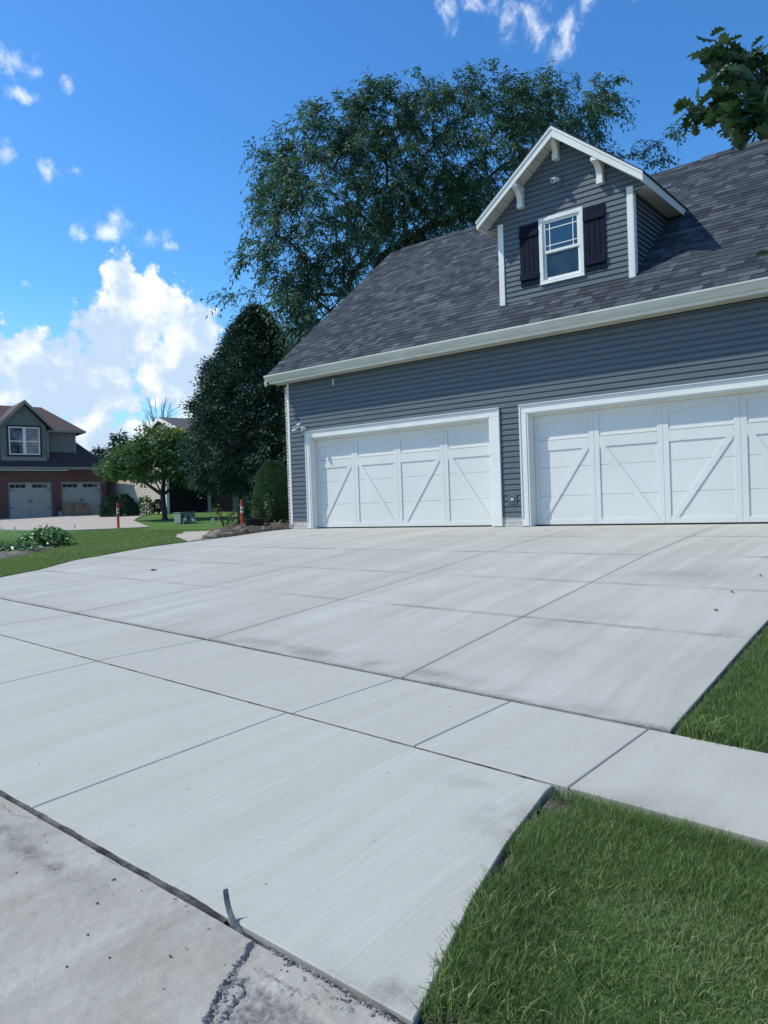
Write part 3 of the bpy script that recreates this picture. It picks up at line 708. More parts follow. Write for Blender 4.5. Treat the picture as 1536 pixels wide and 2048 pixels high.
    while x < HX1 + .3:
        rc.prism([(x, RIDGE_Y - .14, RIDGE_Z - .118), (x, RIDGE_Y, RIDGE_Z + .012 + .006 * random.random()), (x, RIDGE_Y + .14, RIDGE_Z - .118)], (.20, 0, 0), tint=random.uniform(0, .7)); x += .203
    rc.build('ridge_cap', M_shingle, rt, tint=True)
    # doors with their casings
    for j in range(2):
        build_door(H, DX0[j], TR[j])
    # outlet and small vent pipe
    o = MB(); o.box(5.21, 5.385, -.03, -.009, .435, .60); ob = o.build('outlet_cover', M_siding, H, bevel=.006)
    o = MB(); o.box(5.255, 5.34, -.034, -.031, .475, .565); o.build('outlet_face', M_black, ob)
    o = MB(); o.box(5.27, 5.292, -.044, -.035, .495, .55); o.box(5.304, 5.326, -.044, -.035, .495, .55); o.build('outlet_socket', M_camwhite, ob, each=True)
    o = MB(); o.tube([(.775, -.03, 3.40), (.775, -.03, 3.33), (.775, -.033, 3.27)], [.013, .015, .024], 10); o.box(.762, .788, -.03, 0, 3.385, 3.41); o.build('wall_sensor', M_camwhite, H)


def shingles(parent, name, x0, x1, y0, z0, y1, z1, expo=0.155, seed=2, skip=None):
    r = np.random.default_rng(seed)
    L = math.hypot(y1 - y0, z1 - z0); uy, uz = (y1 - y0) / L, (z1 - z0) / L; ny, nz = -uz, uy
    if nz < 0: ny, nz = -ny, -nz
    V = []; F = []; T = []; n = 0
    rows = int(math.ceil(L / expo))
    P = lambda x, s, h: (x, y0 + uy * s + ny * h, z0 + uz * s + nz * h)
    for k in range(rows):
        s0 = k * expo; s1 = min(s0 + expo * 1.25, L)
        x = x0 - r.uniform(0, .2); rowt = r.normal(0, .05)
        while x < x1:
            wd = r.choice([.12, .16, .20, .25, .31, .38], p=[.15, .2, .2, .2, .15, .1]); a = max(x, x0); b = min(x + wd, x1)
            if b - a > .01:
                raised = r.random() < .5; h = .0135 if raised else .0105; s = s0 - (.0 if raised else -.0015)
                h2 = h * .15
                V += [P(a, s, -.002), P(b, s, -.002), P(a + .002, s + .001, h), P(b - .002, s + .001, h), P(a + .002, s1, h2), P(b - .002, s1, h2), P(a, s1, -.002), P(b, s1, -.002)]
                F += [(n, n + 1, n + 3, n + 2), (n + 2, n + 3, n + 5, n + 4), (n, n + 2, n + 4, n + 6), (n + 1, n + 7, n + 5, n + 3)]
                tt = float(np.clip((r.beta(1.8, 3.0) if raised else r.beta(1.6, 5.0)) + rowt, 0, 1)); T += [tt] * 8; n += 8
            x += wd
    return np_mesh(name, V, [np.array(F)], M_shingle, parent, tint=T)


def build_door(H, x0, tr):
    x1 = x0 + 4 * CW; ztop = 2.14
    # casing boards, header, raised outer band, jamb and stop
    c = MB()
    xi0, xi1 = x0 + .0, x1 - .0
    c.box(tr[0], xi0 - .018, -.034, .018, .012, TZ - .16)
    c.box(xi1 + .012, tr[1], -.034, .018, .012, TZ - .16)
    c.box(tr[0], tr[1], -.034, .018, TZ - .158, TZ - .012)
    fr = c.build('door_casing', M_white, H, bevel=.004, each=True)
    e = MB(); e.box(tr[0] - .006, tr[0] + .026, -.046, -.036, .16, TZ - .03); e.box(tr[1] - .026, tr[1] + .006, -.046, -.036, .16, TZ - .03)
    e.box(tr[0] - .008, tr[1] + .008, -.062, .0, TZ - .008, TZ + .008); e.box(tr[0] - .006, tr[1] + .006, -.044, -.036, TZ - .05, TZ - .01)
    e.build('edge_band', M_camwhite, fr, bevel=.002, each=True)
    j = MB()
    j.box(xi0 - .018, xi0 + .016, -.022, .19, .0, TZ - .16); j.box(xi0 + .017, xi0 + .040, .085, .150, .0, TZ - .19); j.box(xi0 + .017, xi0 + .030, .02, .083, .0, TZ - .185)
    j.box(xi1 - .022, xi1 + .012, -.022, .19, .0, TZ - .16); j.box(xi1 - .046, xi1 - .023, .085, .150, .0, TZ - .19)
    j.box(xi0 + .018, xi1 - .023, -.02, .19, TZ - .180, TZ - .160); j.box(xi0 + .041, xi1 - .047, .085, .150, TZ - .21, TZ - .182)
    j.build('jamb', M_white, fr, bevel=.002, each=True)
    # door leaf: four sections, overlay boards
    p = MB(); secs = [.025, .555, 1.085, 1.59, 2.125]
    for a, b in zip(secs[:-1], secs[1:]): p.box(x0 - .01, x1 + .01, .176, .215, a + .002, b - .002)
    leaf = p.build('garage_door', M_door, H, bevel=.003)
    s = MB(); s.box(x0, x1, .165, .21, .003, .022); s.build('bottom_seal', M_black, leaf)
    D0, D1 = .1605, .1745
    b = .012
    for k in range(4):
        a = x0 + k * CW; e_ = a + CW
        sl_, sr__ = (.115 if k == 0 else .098), (.115 if k == 3 else .098)
        pl, pr = a + sl_, e_ - sr__
        st = MB(); st.box(a + .0015, pl, D0, D1, secs[0] + .003, secs[4] - .003); st.box(pr, e_ - .0015, D0, D1, secs[0] + .003, secs[4] - .003)
        st.build('stile', M_door, leaf, bevel=.003, each=True)
        ra = MB()
        ra.box(pl + .0005, pr - .0005, D0, D1, secs[0] + .003, .122)
        ra.box(pl + .0005, pr - .0005, D0, D1, 1.405, 1.587); ra.box(pl + .0005, pr - .0005, D0, D1, 1.5935, 1.625)
        # arched head: the arch runs over a pair of columns
        n = 12; top = secs[4] - .003; lo, hi = 1.86, 1.985
        xs_ = np.linspace(pl + .0005, pr - .0005, n); q = (xs_ - a) / (2 * CW) if k % 2 == 0 else 1 - (xs_ - a + CW) / (2 * CW)
        zz = lo + (hi - lo) * np.sin(np.clip(q, 0, .5) * math.pi)
        ra.prism([(xs_[i], D0, zz[i]) for i in range(n)] + [(xs_[-1], D0, top), (xs_[0], D0, top)], (0, D1 - D0, 0))
        ra.build('rail', M_door, leaf, bevel=.003, each=True)
        # diagonal brace clipped to the lower panel
        za, zb = .1225, 1.4045; wd = .125
        if k % 2 == 0: pts = [(pl, za), (pl + wd, za), (pr, zb - .0), (pr - wd, zb)]
        else: pts = [(pr - wd, za), (pr, za), (pl + wd, zb), (pl, zb)]
        brc = MB(); brc.prism([(x, D0 + .001, z) for x, z in pts], (0, D1 - D0 - .001, 0)); brc.build('cross_brace', M_door, leaf, bevel=.003)


# ------------------------------------------------------------------ dormer (parts of the house)
DC, DW, DY = 6.265, 1.35, 0.451
DZ0, DAP, DSL = 4.30, 7.33, 0.80           # front wall foot, top of roof at the ridge, slope
DHALF = 1.655


def build_dormer():
    H = HOUSE
    roofz = lambda x: DAP - DSL * abs(x - DC)
    core = MB()
    core.prism([(DC - DW + .03, DY + .02, 4.1), (DC + DW - .03, DY + .02, 4.1), (DC + DW - .03, DY + .02, roofz(DC + DW) - .16), (DC, DY + .02, DAP - .22), (DC - DW + .03, DY + .02, roofz(DC + DW) - .16)], (0, 3.2, 0))
    core.build('dormer_core', M_dark, H)
    s = MB(); r = np.random.default_rng(9)
    def span(z):
        hw = DW - .02
        lim = (DAP - .10 - z) / DSL
        h = min(hw if z < 5.87 else DHALF - .03, max(lim, .01))
        if 4.58 < zc[0] < 5.83: return [(DC - h, 5.80), (6.68, DC + h)]
        return [(DC - h, DC + h)]
    zc = [0.0]
    span0 = span
    def span(z):
        zc[0] = DZ0 - .02 + (math.floor((z - DZ0 + .02) / .1015) + .5) * .1015
        return span0(z)
    lap_siding(s, lambda a, d, z: (a, DY - d, z), DZ0 - .02, DAP - .14, span, pitch=0.1015, seam=9, r=r)
    wl = s.build('dormer_wall', M_siding, H)
    for sg in (-1, 1):
        sd_ = MB()
        lap_siding(sd_, lambda a, d, z: (DC + sg * (DW - .03 + d), a, z), DZ0 + .02, 6.0, lambda z: [(DY + .06, max(DY + .1, EAVE_Y + (z - EAVE_Z) / SL + .12))], pitch=.1015, seam=9)
        sd_.build('side_siding', M_siding, wl)
    for sg in (-1, 1):
        c = MB(); xo = DC + sg * DW; xi = DC + sg * (DW - .105)
        c.box(min(xo, xi), max(xo, xi), DY - .032, DY + .01, DZ0 + .02, 5.94)
        xm = DC + sg * (DW - .018)
        c.box(min(xo + sg * .014, xm), max(xo + sg * .014, xm), DY - .0325 + .003, DY + .10, DZ0 + .03, 5.935)
        c.build('corner_board', M_white, wl, bevel=.004)
    # roof slabs
    for sg in (-1, 1):
        T = MB(); x_e = DC + sg * DHALF; z_e = DAP - DSL * DHALF
        back = 4.25; zt = .018
        cross = [(DC, DAP + zt + .006), (x_e + sg * .02, z_e + zt - DSL * .02), (x_e + sg * .02, z_e - .004 - DSL * .02), (DC, DAP - .002)]
        T.prism([(x, .085, z) for x, z in cross], (0, back, 0), tint=.12)
        if sg == -1: rf = T.build('dormer_roof', M_shingle, H, tint=True)
        else: T.build('roof_slope', M_shingle, rf, tint=True)
        # rake: main board, upper moulding
        k = MB(); y0 = .105
        ap = DAP - .004; b0 = .04; b1 = .185
        k.prism([(DC + sg * .0008, y0, ap - .028), (x_e, y0, z_e - .004 - .028), (x_e, y0, z_e - b1 + .02), (DC + sg * .0008, y0, ap - b1 - .012)], (0, .028, 0))
        rb = k.build('rake_board', M_white, rf, bevel=.003)
        k = MB(); k.prism([(DC + sg * .0008, y0 - .016, ap - .001), (x_e + sg * .008, y0 - .016, z_e - .005), (x_e + sg * .008, y0 - .016, z_e - .055), (DC + sg * .0008, y0 - .016, ap - .055)], (0, .0155, 0)); k.build('rake_moulding', M_white, rb, bevel=.003)
        # sloping soffit under the rake, panel by panel
        n = 9; f = MB()
        for i in range(n):
            a = i / n; b = (i + 1) / n - .006; xa = DC + sg * (.02 + (DHALF - .05) * a); xb = DC + sg * (.02 + (DHALF - .05) * b)
            za = roofz(xa) - .155; zb = roofz(xb) - .155
            f.prism([(xa, y0 + .03, za), (xb, y0 + .03, zb), (xb, y0 + .03, zb + .012), (xa, y0 + .03, za + .012)], (0, DY - y0 - .035, 0))
        f.build('rake_soffit', M_soffit, rf)
        # eave fascia and flat soffit along the side
        k = MB(); xf = x_e - sg * .006
        k.box(min(xf, xf - sg * .024), max(xf, xf - sg * .024), y0 + .0285, 2.55, z_e - .165, z_e - .008); k.build('eave_fascia', M_white, rf, bevel=.003)
        k = MB(); y = DY - .012
        while y < 2.5:
            xa, xb = DC + sg * (DW + .001), xf - sg * .025
            k.box(min(xa, xb), max(xa, xb), y, y + .247, z_e - .135, z_e - .123); y += .25
        k.build('eave_soffit', M_soffit, rf)
    # window: casing, sash, glass, grille
    wx0, wx1, wz0, wz1 = 5.793, 6.687, 4.57, 5.83
    w = MB(); t = .075; yo = DY - .040
    w.box(wx0, wx0 + t, yo, DY + .01, wz0 + t + .001, wz1 - t - .001); w.box(wx1 - t, wx1, yo, DY + .01, wz0 + t + .001, wz1 - t - .001); w.box(wx0, wx1, yo, DY + .01, wz1 - t, wz1); w.box(wx0, wx1, yo, DY + .01, wz0, wz0 + t)
    w.box(wx0 - .012, wx1 + .012, yo - .012, yo - .0005, wz0 + .0, wz0 + .018)
    win = w.build('window', M_white, H, bevel=.008)
    ix0, ix1, iz0, iz1 = wx0 + t, wx1 - t, wz0 + t, wz1 - t; zm = 5.165
    q = MB(); s_ = .052
    for (a, b, ys_) in ((iz0, zm + .02, DY + .006), (zm - .02, iz1, DY - .014)):
        q.box(ix0 + .001, ix0 + s_, ys_, ys_ + .018, a + s_, b - s_ + .004); q.box(ix1 - s_, ix1 - .001, ys_, ys_ + .018, a + s_, b - s_ + .004)
        q.box(ix0 + .001, ix1 - .001, ys_, ys_ + .018, a + .001, a + s_ - .001); q.box(ix0 + .001, ix1 - .001, ys_, ys_ + .018, b - s_ + .005, b - .001)
    q.build('sash', M_white, win, bevel=.004, each=True)
    gl = MB(); gl.box(ix0 + .04, ix1 - .04, DY + .0, DY + .003, zm + .02, iz1 - .04); gl.build('upper_pane', M_glass, win)
    gl = MB(); gl.box(ix0 + .04, ix1 - .04, DY + .016, DY + .019, iz0 + .04, zm - .01); gl.build('lower_pane', M_glassdark, win)
    mu = MB(); a0, a1, b0, b1 = ix0 + s_, ix1 - s_, zm + .032, iz1 - s_
    for x in (a0 + .085, a1 - .085): mu.box(x - .008, x + .008, DY - .006, DY - .001, b0, b1)
    for z in (b0 + .09, b1 - .10):
        xs_ = [a0, a0 + .077, a0 + .093, a1 - .093, a1 - .077, a1]
        for i in (0, 2, 4): mu.box(xs_[i], xs_[i + 1], DY - .006, DY - .001, z - .008, z + .008)
    mu.build('muntin', M_white, win, each=True)
    # board and batten shutters
    for (sx0, sx1) in ((5.375, 5.781), (6.699, 7.108)):
        h = MB(); n = 4; wd = (sx1 - sx0) / n
        for i in range(n):
            zt = 5.775 + (.012 if i in (0, 3) else .0) + random.uniform(-.004, .004)
            h.box(sx0 + i * wd + .004, sx0 + (i + 1) * wd - .004, DY - .034, DY - .008, 4.62 + random.uniform(-.004, .004), zt)
        sh = h.build('shutter', M_shutter, H, bevel=.003)
        for za in (4.735, 5.545):
            h = MB(); h.box(sx0, sx1, DY - .056, DY - .0345, za, za + .115); h.build('batten', M_shutter, sh, bevel=.003)
    # curved brackets
    for (bx, zb) in ((DC - .055, 6.815), (5.445, 6.12), (7.055, 6.12)):
        top = zb + .405; pts = []
        for i in range(9):
            a = i / 8 * math.pi / 2
            pts.append((DY - .105 - .175 * (1 - math.cos(a)), zb + .115 + .205 * math.sin(a)))
        pts = [(DY + .0, zb + .113), (DY - .105, zb + .113)] + pts + [(DY - .29, zb + .335), (DY + .0, zb + .335)]
        k = MB(); k.prism([(bx - .055, y, z) for y, z in pts], (.11, 0, 0))
        br = k.build('bracket', M_white, H, bevel=.005)
        k = MB(); k.box(bx - .063, bx + .063, DY - .33, DY, top - .068, top); k.build('bracket_cap', M_white, br, bevel=.005)
        k = MB(); k.box(bx - .060, bx + .060, DY - .115, DY, zb, zb + .11); k.build('bracket_foot', M_white, br, bevel=.005)


build_garage()
build_dormer()


def build_cameras():
    # dormer camera
    t = thing('security_camera', (6.245, DY - .012, 6.41), 'small white bullet camera on a mounting block in the dormer gable above the window', 'camera')
    b = MB(); b.box(-.055, .06, -.022, .0, -.085, .085); b.build('mount_block', M_siding, t, bevel=.004)
    b = MB(); b.box(-.02, .03, -.10, -.023, .02, .05); b.build('arm', M_camwhite, t, bevel=.006)
    h = MB(); h.tube([(-.0, -.07, .03), (-.03, -.13, .01), (-.055, -.19, -.015)], [.04, .048, .046], 14); bo = h.build('camera_body', M_camwhite, t, smooth=False, bevel=.004)
    h = MB(); h.tube([(-.056, -.192, -.0155), (-.060, -.20, -.019)], [.03, .026], 12); h.build('lens', M_black, bo)
    # camera by the left door and its solar panel
    t = thing('security_camera', (-.16, -.04, 2.345), 'small white camera on a bent bracket at the top corner of the left garage door', 'camera')
    b = MB(); b.tube([(-.035, .0, -.13), (-.045, -.05, -.09), (-.03, -.07, -.03), (.0, -.07, .0)], .012, 8); b.build('bracket', M_camwhite, t)
    h = MB(); h.tube([(.045, -.05, .02), (.03, -.09, .012), (.0, -.165, -.005)], [.036, .044, .042], 14); bo = h.build('camera_body', M_camwhite, t, bevel=.004)
    h = MB(); h.tube([(-.001, -.167, -.0055), (-.004, -.176, -.0075)], [.033, .03], 12); h.build('lens', M_black, bo)
    t = thing('solar_panel', (-.36, -.13, 2.40), 'small tilted solar panel with white rim on the blue siding beside the left garage door', 'solar panel')
    X = Vector((.16, -.03, .02)); Yv = Vector((.075, .10, .16))
    N = X.cross(Yv).normalized() * -1
    if N.y > 0: N = -N
    O = Vector((-.115, -.04, -.09))
    def slab(mb, a0, a1, b0, b1, d0, d1): mb.prism([O + X * a0 + Yv * b0 + N * d0, O + X * a1 + Yv * b0 + N * d0, O + X * a1 + Yv * b1 + N * d0, O + X * a0 + Yv * b1 + N * d0], N * (d1 - d0))
    f = MB(); slab(f, 0, 1, 0, .12, 0, .014); slab(f, 0, 1, .88, 1, 0, .014); slab(f, 0, .11, .121, .879, 0, .014); slab(f, .89, 1, .121, .879, 0, .014); f.build('panel_frame', M_camwhite, t)
    f = MB(); slab(f, .111, .889, .121, .879, .002, .010); f.build('panel_cell', M_glassdark, t)
    f = MB(); f.tube([O + X * .5 + Yv * .5, (.0, .03, .0), (.04, .115, -.03)], .011, 8); f.build('panel_arm', M_camwhite, t)
build_cameras()

# ------------------------------------------------------------------ vegetation
def unit(v): return v / np.maximum(np.linalg.norm(v, axis=-1, keepdims=True), 1e-9)


def leaf_quads(P, D, N, L, W, fold=0.0, tint=None, r=None):
    """diamond leaves: base P, direction D, normal N, length L, width W (arrays)"""
    S = unit(np.cross(D, N)); N = unit(np.cross(S, D)); L = L[:, None]; W = W[:, None]
    V = np.stack([P, P + D * L * .45 + S * W * .5 + N * W * fold, P + D * L, P + D * L * .45 - S * W * .5 + N * W * fold], 1)
    n = len(P); F = np.arange(4 * n).reshape(n, 4)
    return V.reshape(-1, 3), F, np.repeat(tint if tint is not None else np.full(n, .4), 4)


def ellipsoid_points(r, ells, n, shell=0.45):
    """points in a union of ellipsoids (centre, radii), denser towards the outside; returns points and outward directions"""
    C = np.array([e[0] for e in ells], float); Rd = np.array([e[1] for e in ells], float)
    w = (Rd ** 1.0).prod(1) ** .75; w /= w.sum()
    out = []; dirs = []; tot = 0
    while tot < n:
        k = r.choice(len(ells), 2 * n, p=w); d = unit(r.normal(size=(2 * n, 3)))
        rad = r.uniform(shell ** 3, 1, 2 * n) ** (1 / 3.)
        P = C[k] + d * rad[:, None] * Rd[k]
        # drop points deep inside another lobe
        q = np.min(np.linalg.norm((P[:, None, :] - C[None]) / Rd[None], axis=2) + np.where(np.arange(len(ells))[None] == k[:, None], 9, 0), axis=1) if len(ells) > 1 else np.full(2 * n, 9.)
        keep = q > shell * .9
        out.append(P[keep]); dirs.append(d[keep]); tot += keep.sum()
    return np.concatenate(out)[:n], np.concatenate(dirs)[:n]


def branch_tree(r, base, top, pts, trunk_r, tip=0.008, power=0.42, lean=0.5):
    """trunk from base to top, every point of pts joined to the nearest wood already there"""
    base, top = np.array(base, float), np.array(top, float)
    nodes = [base + (top - base) * t + np.array([.06 * math.sin(5 * t), .05 * math.cos(4 * t), 0]) * np.linalg.norm(top - base) * .2 * t for t in np.linspace(0, 1, 8)]
    par = [-1] + list(range(7)); dist = [0] * 8
    for i in range(1, 8): dist[i] = dist[i - 1] + np.linalg.norm(nodes[i] - nodes[i - 1])
    order = np.argsort(np.linalg.norm(pts - top, axis=1))
    for i in order:
        p = pts[i]; A = np.array(nodes[3:]); d = np.linalg.norm(A - p, axis=1)
        cost = d + lean * np.array(dist[3:]) * .35 + 1.2 * np.maximum(A[:, 2] - p[2], 0)
        j = int(np.argmin(cost)) + 3; q = np.array(nodes[j]); L = np.linalg.norm(p - q); pj = j
        m = max(1, int(L / 1.3))
        for t in range(1, m + 1):
            f = t / m; x = q + (p - q) * f + np.array([0, 0, .10 * L * math.sin(math.pi * f)]) + (r.normal(0, .035 * L, 3) if t < m else 0)
            nodes.append(x); par.append(pj); dist.append(dist[pj] + L / m); pj = len(nodes) - 1
    n = len(nodes); cnt = np.ones(n)
    for i in range(n - 1, 0, -1): cnt[par[i]] += cnt[i]
    rad = np.maximum(tip, trunk_r * (cnt / cnt[0]) ** power)
    return np.array(nodes), np.array(par), rad


def wood_mesh(name, nodes, par, rad, material, parent, seg=6, flare=1.35):
    V = []; F = []; n = 0
    a = np.arange(seg) * 2 * math.pi / seg
    for i in range(1, len(nodes)):
        j = par[i]; p, q = nodes[j], nodes[i]; d = unit((q - p)[None])[0]
        s = np.cross(d, [.13, .97, .2]); s /= np.linalg.norm(s); b = np.cross(d, s)
        ring = np.cos(a)[:, None] * s + np.sin(a)[:, None] * b
        r0 = min(rad[j], rad[i] * 1.35) if j > 7 or par[j] == -1 and False else min(rad[j], rad[i] * 1.6)
        if j == 0: r0 = rad[0] * flare
        V += [p + ring * r0, q + ring * rad[i]]
        k = np.arange(seg); k2 = (k + 1) % seg
        F.append(np.stack([n + k, n + k2, n + seg + k2, n + seg + k], 1)); n += 2 * seg
    return np_mesh(name, np.concatenate(V), [np.concatenate(F)], material, parent, smooth=True)


def at(u, v, d):
    """calibration of the survey: a picture point at a given depth from the tripod, as a place"""
    return np.array(CAM + d * ((u - 768) / 1528.59 * R2 - (v - 1024) / 1528.59 * U2 + FW))


def spray(r, C, out, per, spread, flat, L, W, droop, tint0, tvar, clump):
    """leaves scattered round every clump centre; clump tint varies so that the crown has light and dark sprays"""
    n = len(C); k = np.repeat(np.arange(n), per)
    off = r.normal(size=(len(k), 3)) * spread * np.array([1, 1, flat])
    P = C[k] + off
    D = unit(unit(off) * .8 + out[k] * .7 + r.normal(size=off.shape) * .55 + np.array([0, 0, -droop]))
    N = unit(r.normal(size=off.shape) * .7 + np.array([0, 0, 1.0]))
    ct = r.normal(0, clump, n)
    T = np.clip(tint0 + ct[k] + r.normal(0, tvar, len(k)), 0, 1)
    return leaf_quads(P, D, N, L * r.uniform(.7, 1.3, len(k)), W * r.uniform(.7, 1.3, len(k)), .12, T)


def feather(r, C, out, twigs, leaflets, twl, L, W, droop, tint0, tvar, clump):
    """feathery sprays: twigs arching out and down, set with paired narrow leaves"""
    n = len(C); k = np.repeat(np.arange(n), twigs)
    o = out[k] + r.normal(size=(len(k), 3)) * .75; o[:, 2] += .15; o = unit(o)
    ln = twl * r.uniform(.6, 1.35, len(k))
    t = (np.arange(leaflets) + .5) / leaflets
    ct = r.normal(0, clump, n)
    Ps = []; Ds = []; Ts = []
    for q in t:
        p = C[k] + o * (ln * q)[:, None]; p[:, 2] -= ln * droop * q * q
        tan = o.copy(); tan[:, 2] -= 2 * droop * q; tan = unit(tan)
        side = unit(np.cross(tan, np.array([0, 0, 1.])))
        for sg in (-1, 1):
            d = unit(tan * .55 + side * sg * .75 + np.array([0, 0, -.45]) + r.normal(size=p.shape) * .3)
            Ps.append(p + r.normal(size=p.shape) * .03); Ds.append(d); Ts.append(np.clip(tint0 + ct[k] + r.normal(0, tvar, len(k)), 0, 1))
    P = np.concatenate(Ps); D = np.concatenate(Ds); T = np.concatenate(Ts)
    N = unit(r.normal(size=P.shape) * .5 + np.array([0, 0, 1.]))
    q3 = np.array([0, .55, 1.0]); pts = C[k][:, None, :] + o[:, None, :] * (ln[:, None] * q3)[..., None]; pts[..., 2] -= (ln[:, None] * droop * q3 ** 2)
    s1 = unit(np.cross(o, np.array([.1, .2, 1.]))); s2 = np.cross(o, s1); rr = np.array([.009, .006, .003])
    ring = np.stack([s1, -.5 * s1 + .87 * s2, -.5 * s1 - .87 * s2], 1)
    TV = pts[:, :, None, :] + ring[:, None] * rr[None, :, None, None]
    b = np.arange(len(k))[:, None] * 9; TF = np.concatenate([b + np.array([i * 3 + j, i * 3 + (j + 1) % 3, i * 3 + 3 + (j + 1) % 3, i * 3 + 3 + j]) for i in range(2) for j in range(3)])
    feather.twigs = (TV.reshape(-1, 3), TF)
    return leaf_quads(P, D, N, L * r.uniform(.7, 1.3, len(P)), W * r.uniform(.7, 1.25, len(P)), .1, T)


def px_ells(lst, D, depth=.9, zs=1.0):
    k = D / 1528.59
    return [(at(u, v, D + dd), np.array([ru * k * (.8 if depth < 1 else 1), (ru * k) * depth, rv * k * zs])) for (u, v, ru, rv, dd) in lst]


def build_locust():
    r = np.random.default_rng(21); D = 29.
    b = at(770, 1010, D); base = np.array([b[0], b[1], float(gz(b[0], b[1])) - .1])
    t = thing('honey_locust_tree', base, 'tall feathery open crowned tree rising behind the garage roof', 'tree')
    E = px_ells([(690, 390, 170, 175, 0), (820, 330, 170, 165, 1), (960, 300, 160, 140, 0), (1110, 255, 120, 95, 0), (600, 470, 95, 120, -.5), (640, 330, 90, 100, 0), (760, 240, 80, 70, 0), (900, 220, 90, 60, 0), (1060, 215, 60, 50, 0), (1170, 200, 65, 55, 0), (1225, 270, 50, 45, 0),
                 (590, 550, 62, 46, 0), (665, 590, 80, 55, 0), (560, 350, 50, 55, 0), (540, 430, 45, 60, 0), (840, 420, 150, 70, 1), (1000, 380, 120, 60, 1), (520, 520, 30, 22, 0)], D, 1.0)
    C, O = ellipsoid_points(r, E, 1000, .46)
    # a long low limb reaching out to the right, and ragged tips at the left
    ex = np.array([at(1260, 310, D), at(1290, 300, D), at(1315, 285, D), at(1340, 270, D), at(1352, 264, D), at(1300, 325, D), at(1320, 320, D), at(1235, 315, D), at(1205, 310, D), at(500, 525, D), at(488, 520, D), at(470, 590, D), at(455, 592, D), at(510, 590, D), at(512, 300, D), at(530, 560, D),
                   at(640, 640, 27), at(660, 620, 27), at(625, 650, 27), at(690, 590, 27), at(600, 590, 27), at(620, 610, 27), at(580, 600, 27), at(570, 615, 27.5), at(590, 625, 27.5), at(605, 640, 27.5), at(615, 660, 27.5), at(595, 655, 27.5), at(630, 630, 27.5), at(575, 585, 27.5), at(560, 600, 27.5), at(600, 605, 27.5), at(622, 642, 27)])
    C = np.concatenate([C, ex]); O = np.concatenate([O, unit(ex - at(820, 500, D))])
    top = at(760, 690, D)
    nodes, par, rad = branch_tree(r, base - base, top - base, C - base, .26, .006, .58)
    wood_mesh('trunk', nodes, par, rad, M_bark, t)
    V, F, T = feather(r, C - base, O, 7, 5, .78, .20, .060, .48, .42, .16, .17)
    np_mesh('crown', V, [F], M_locust, t, tint=T)
    np_mesh('twigs', feather.twigs[0], [feather.twigs[1]], M_bark, t)


def build_dense():
    r = np.random.default_rng(33); D = 31.
    b = at(485, 1030, D); base = np.array([b[0], b[1], float(gz(b[0], b[1])) - .1])
    t = thing('dense_shade_tree', base, 'broad dense cone shaped dark green tree between the small tree and the garage', 'tree')
    # broad cone of overlapping boughs: profile half width against height
    n = 2500; zt = r.uniform(0, 1, n) ** .85; prof = np.interp(zt, [0, .06, .14, .3, .5, .66, .8, .92, 1.0], [1.8, 2.5, 2.85, 2.8, 2.45, 1.9, 1.25, .66, .10])
    ang = r.uniform(0, 2 * math.pi, n); lob = 1 + .08 * np.sin(5 * ang + 9 * zt) + .07 * np.sin(11 * ang - 17 * zt) + .06 * np.sin(3 * ang + 31 * zt)
    rad_ = prof * lob * np.where(r.uniform(0, 1, n) < .72, r.uniform(.86, 1.0, n), r.uniform(.35, .86, n))
    zz = 1.35 + zt * 7.35
    ax_ = at(520, 900, D)
    C = np.stack([ax_[0] + rad_ * np.cos(ang), ax_[1] + rad_ * np.sin(ang), base[2] + .1 + zz], 1)
    O = unit(np.stack([np.cos(ang), np.sin(ang), np.full(n, .15)], 1))
    nodes, par, rad = branch_tree(r, base - base, at(490, 880, D) - base, C[::3] - base, .22, .010, .45)
    wood_mesh('trunk', nodes, par, rad, M_bark, t)
    V, F, T = spray(r, C - base, O, 60, .135, .8, .115, .055, .30, .36, .15, .12)
    np_mesh('crown', V, [F], M_denseleaf, t, tint=T)


def conifer(name, base, h, wid, label, material, seed, per=16, droop=.55, L=.34, W=.10, z0=.06, group=None, tint0=.4):
    r = np.random.default_rng(seed)
    t = thing(name, base, label, 'tree', group)
    nl = int(h / .42); C = []; O = []; B = MB()
    B.tube([(0, 0, -.1), (.02, 0, h * .5), (0, 0, h * .98)], [h * .022, h * .014, .01], 8)
    for k in range(nl):
        f = k / nl; z = h * (z0 + (1 - z0) * f); ln = wid * (1 - f) ** .8 * r.uniform(.85, 1.1) + .12; nb = max(5, int(11 * (1 - f) + 4)); a0 = r.uniform(0, 6)
        for i in range(nb):
            a = a0 + i * 2 * math.pi / nb + r.normal(0, .12); l = ln * r.uniform(.8, 1.15); d = np.array([math.cos(a), math.sin(a), 0])
            m = max(2, int(l / .28)); pts = []
            for q in np.linspace(.0, 1, m + 1):
                pts.append(d * l * q + np.array([0, 0, z + .22 * l * q - droop * l * q * q * 1.1]))
            if i % 2 == 0: B.tube(pts, [max(.006, .02 * (1 - f) * (1 - q) + .006) for q in np.linspace(0, 1, m + 1)], 4, cap=False)
            for q in range(1, m + 1): C.append(pts[q]); O.append(d + np.array([0, 0, -.3]))
    B.build('trunk', M_bark, t, smooth=True)
    C = np.array(C); O = unit(np.array(O))
    V, F, T = spray(r, C, O, per, .13 * max(1, wid / 2.2), .7, L, W, droop * 1.1, tint0, .15, .14)
    np_mesh('crown', V, [F], material, t, tint=T)
    return t


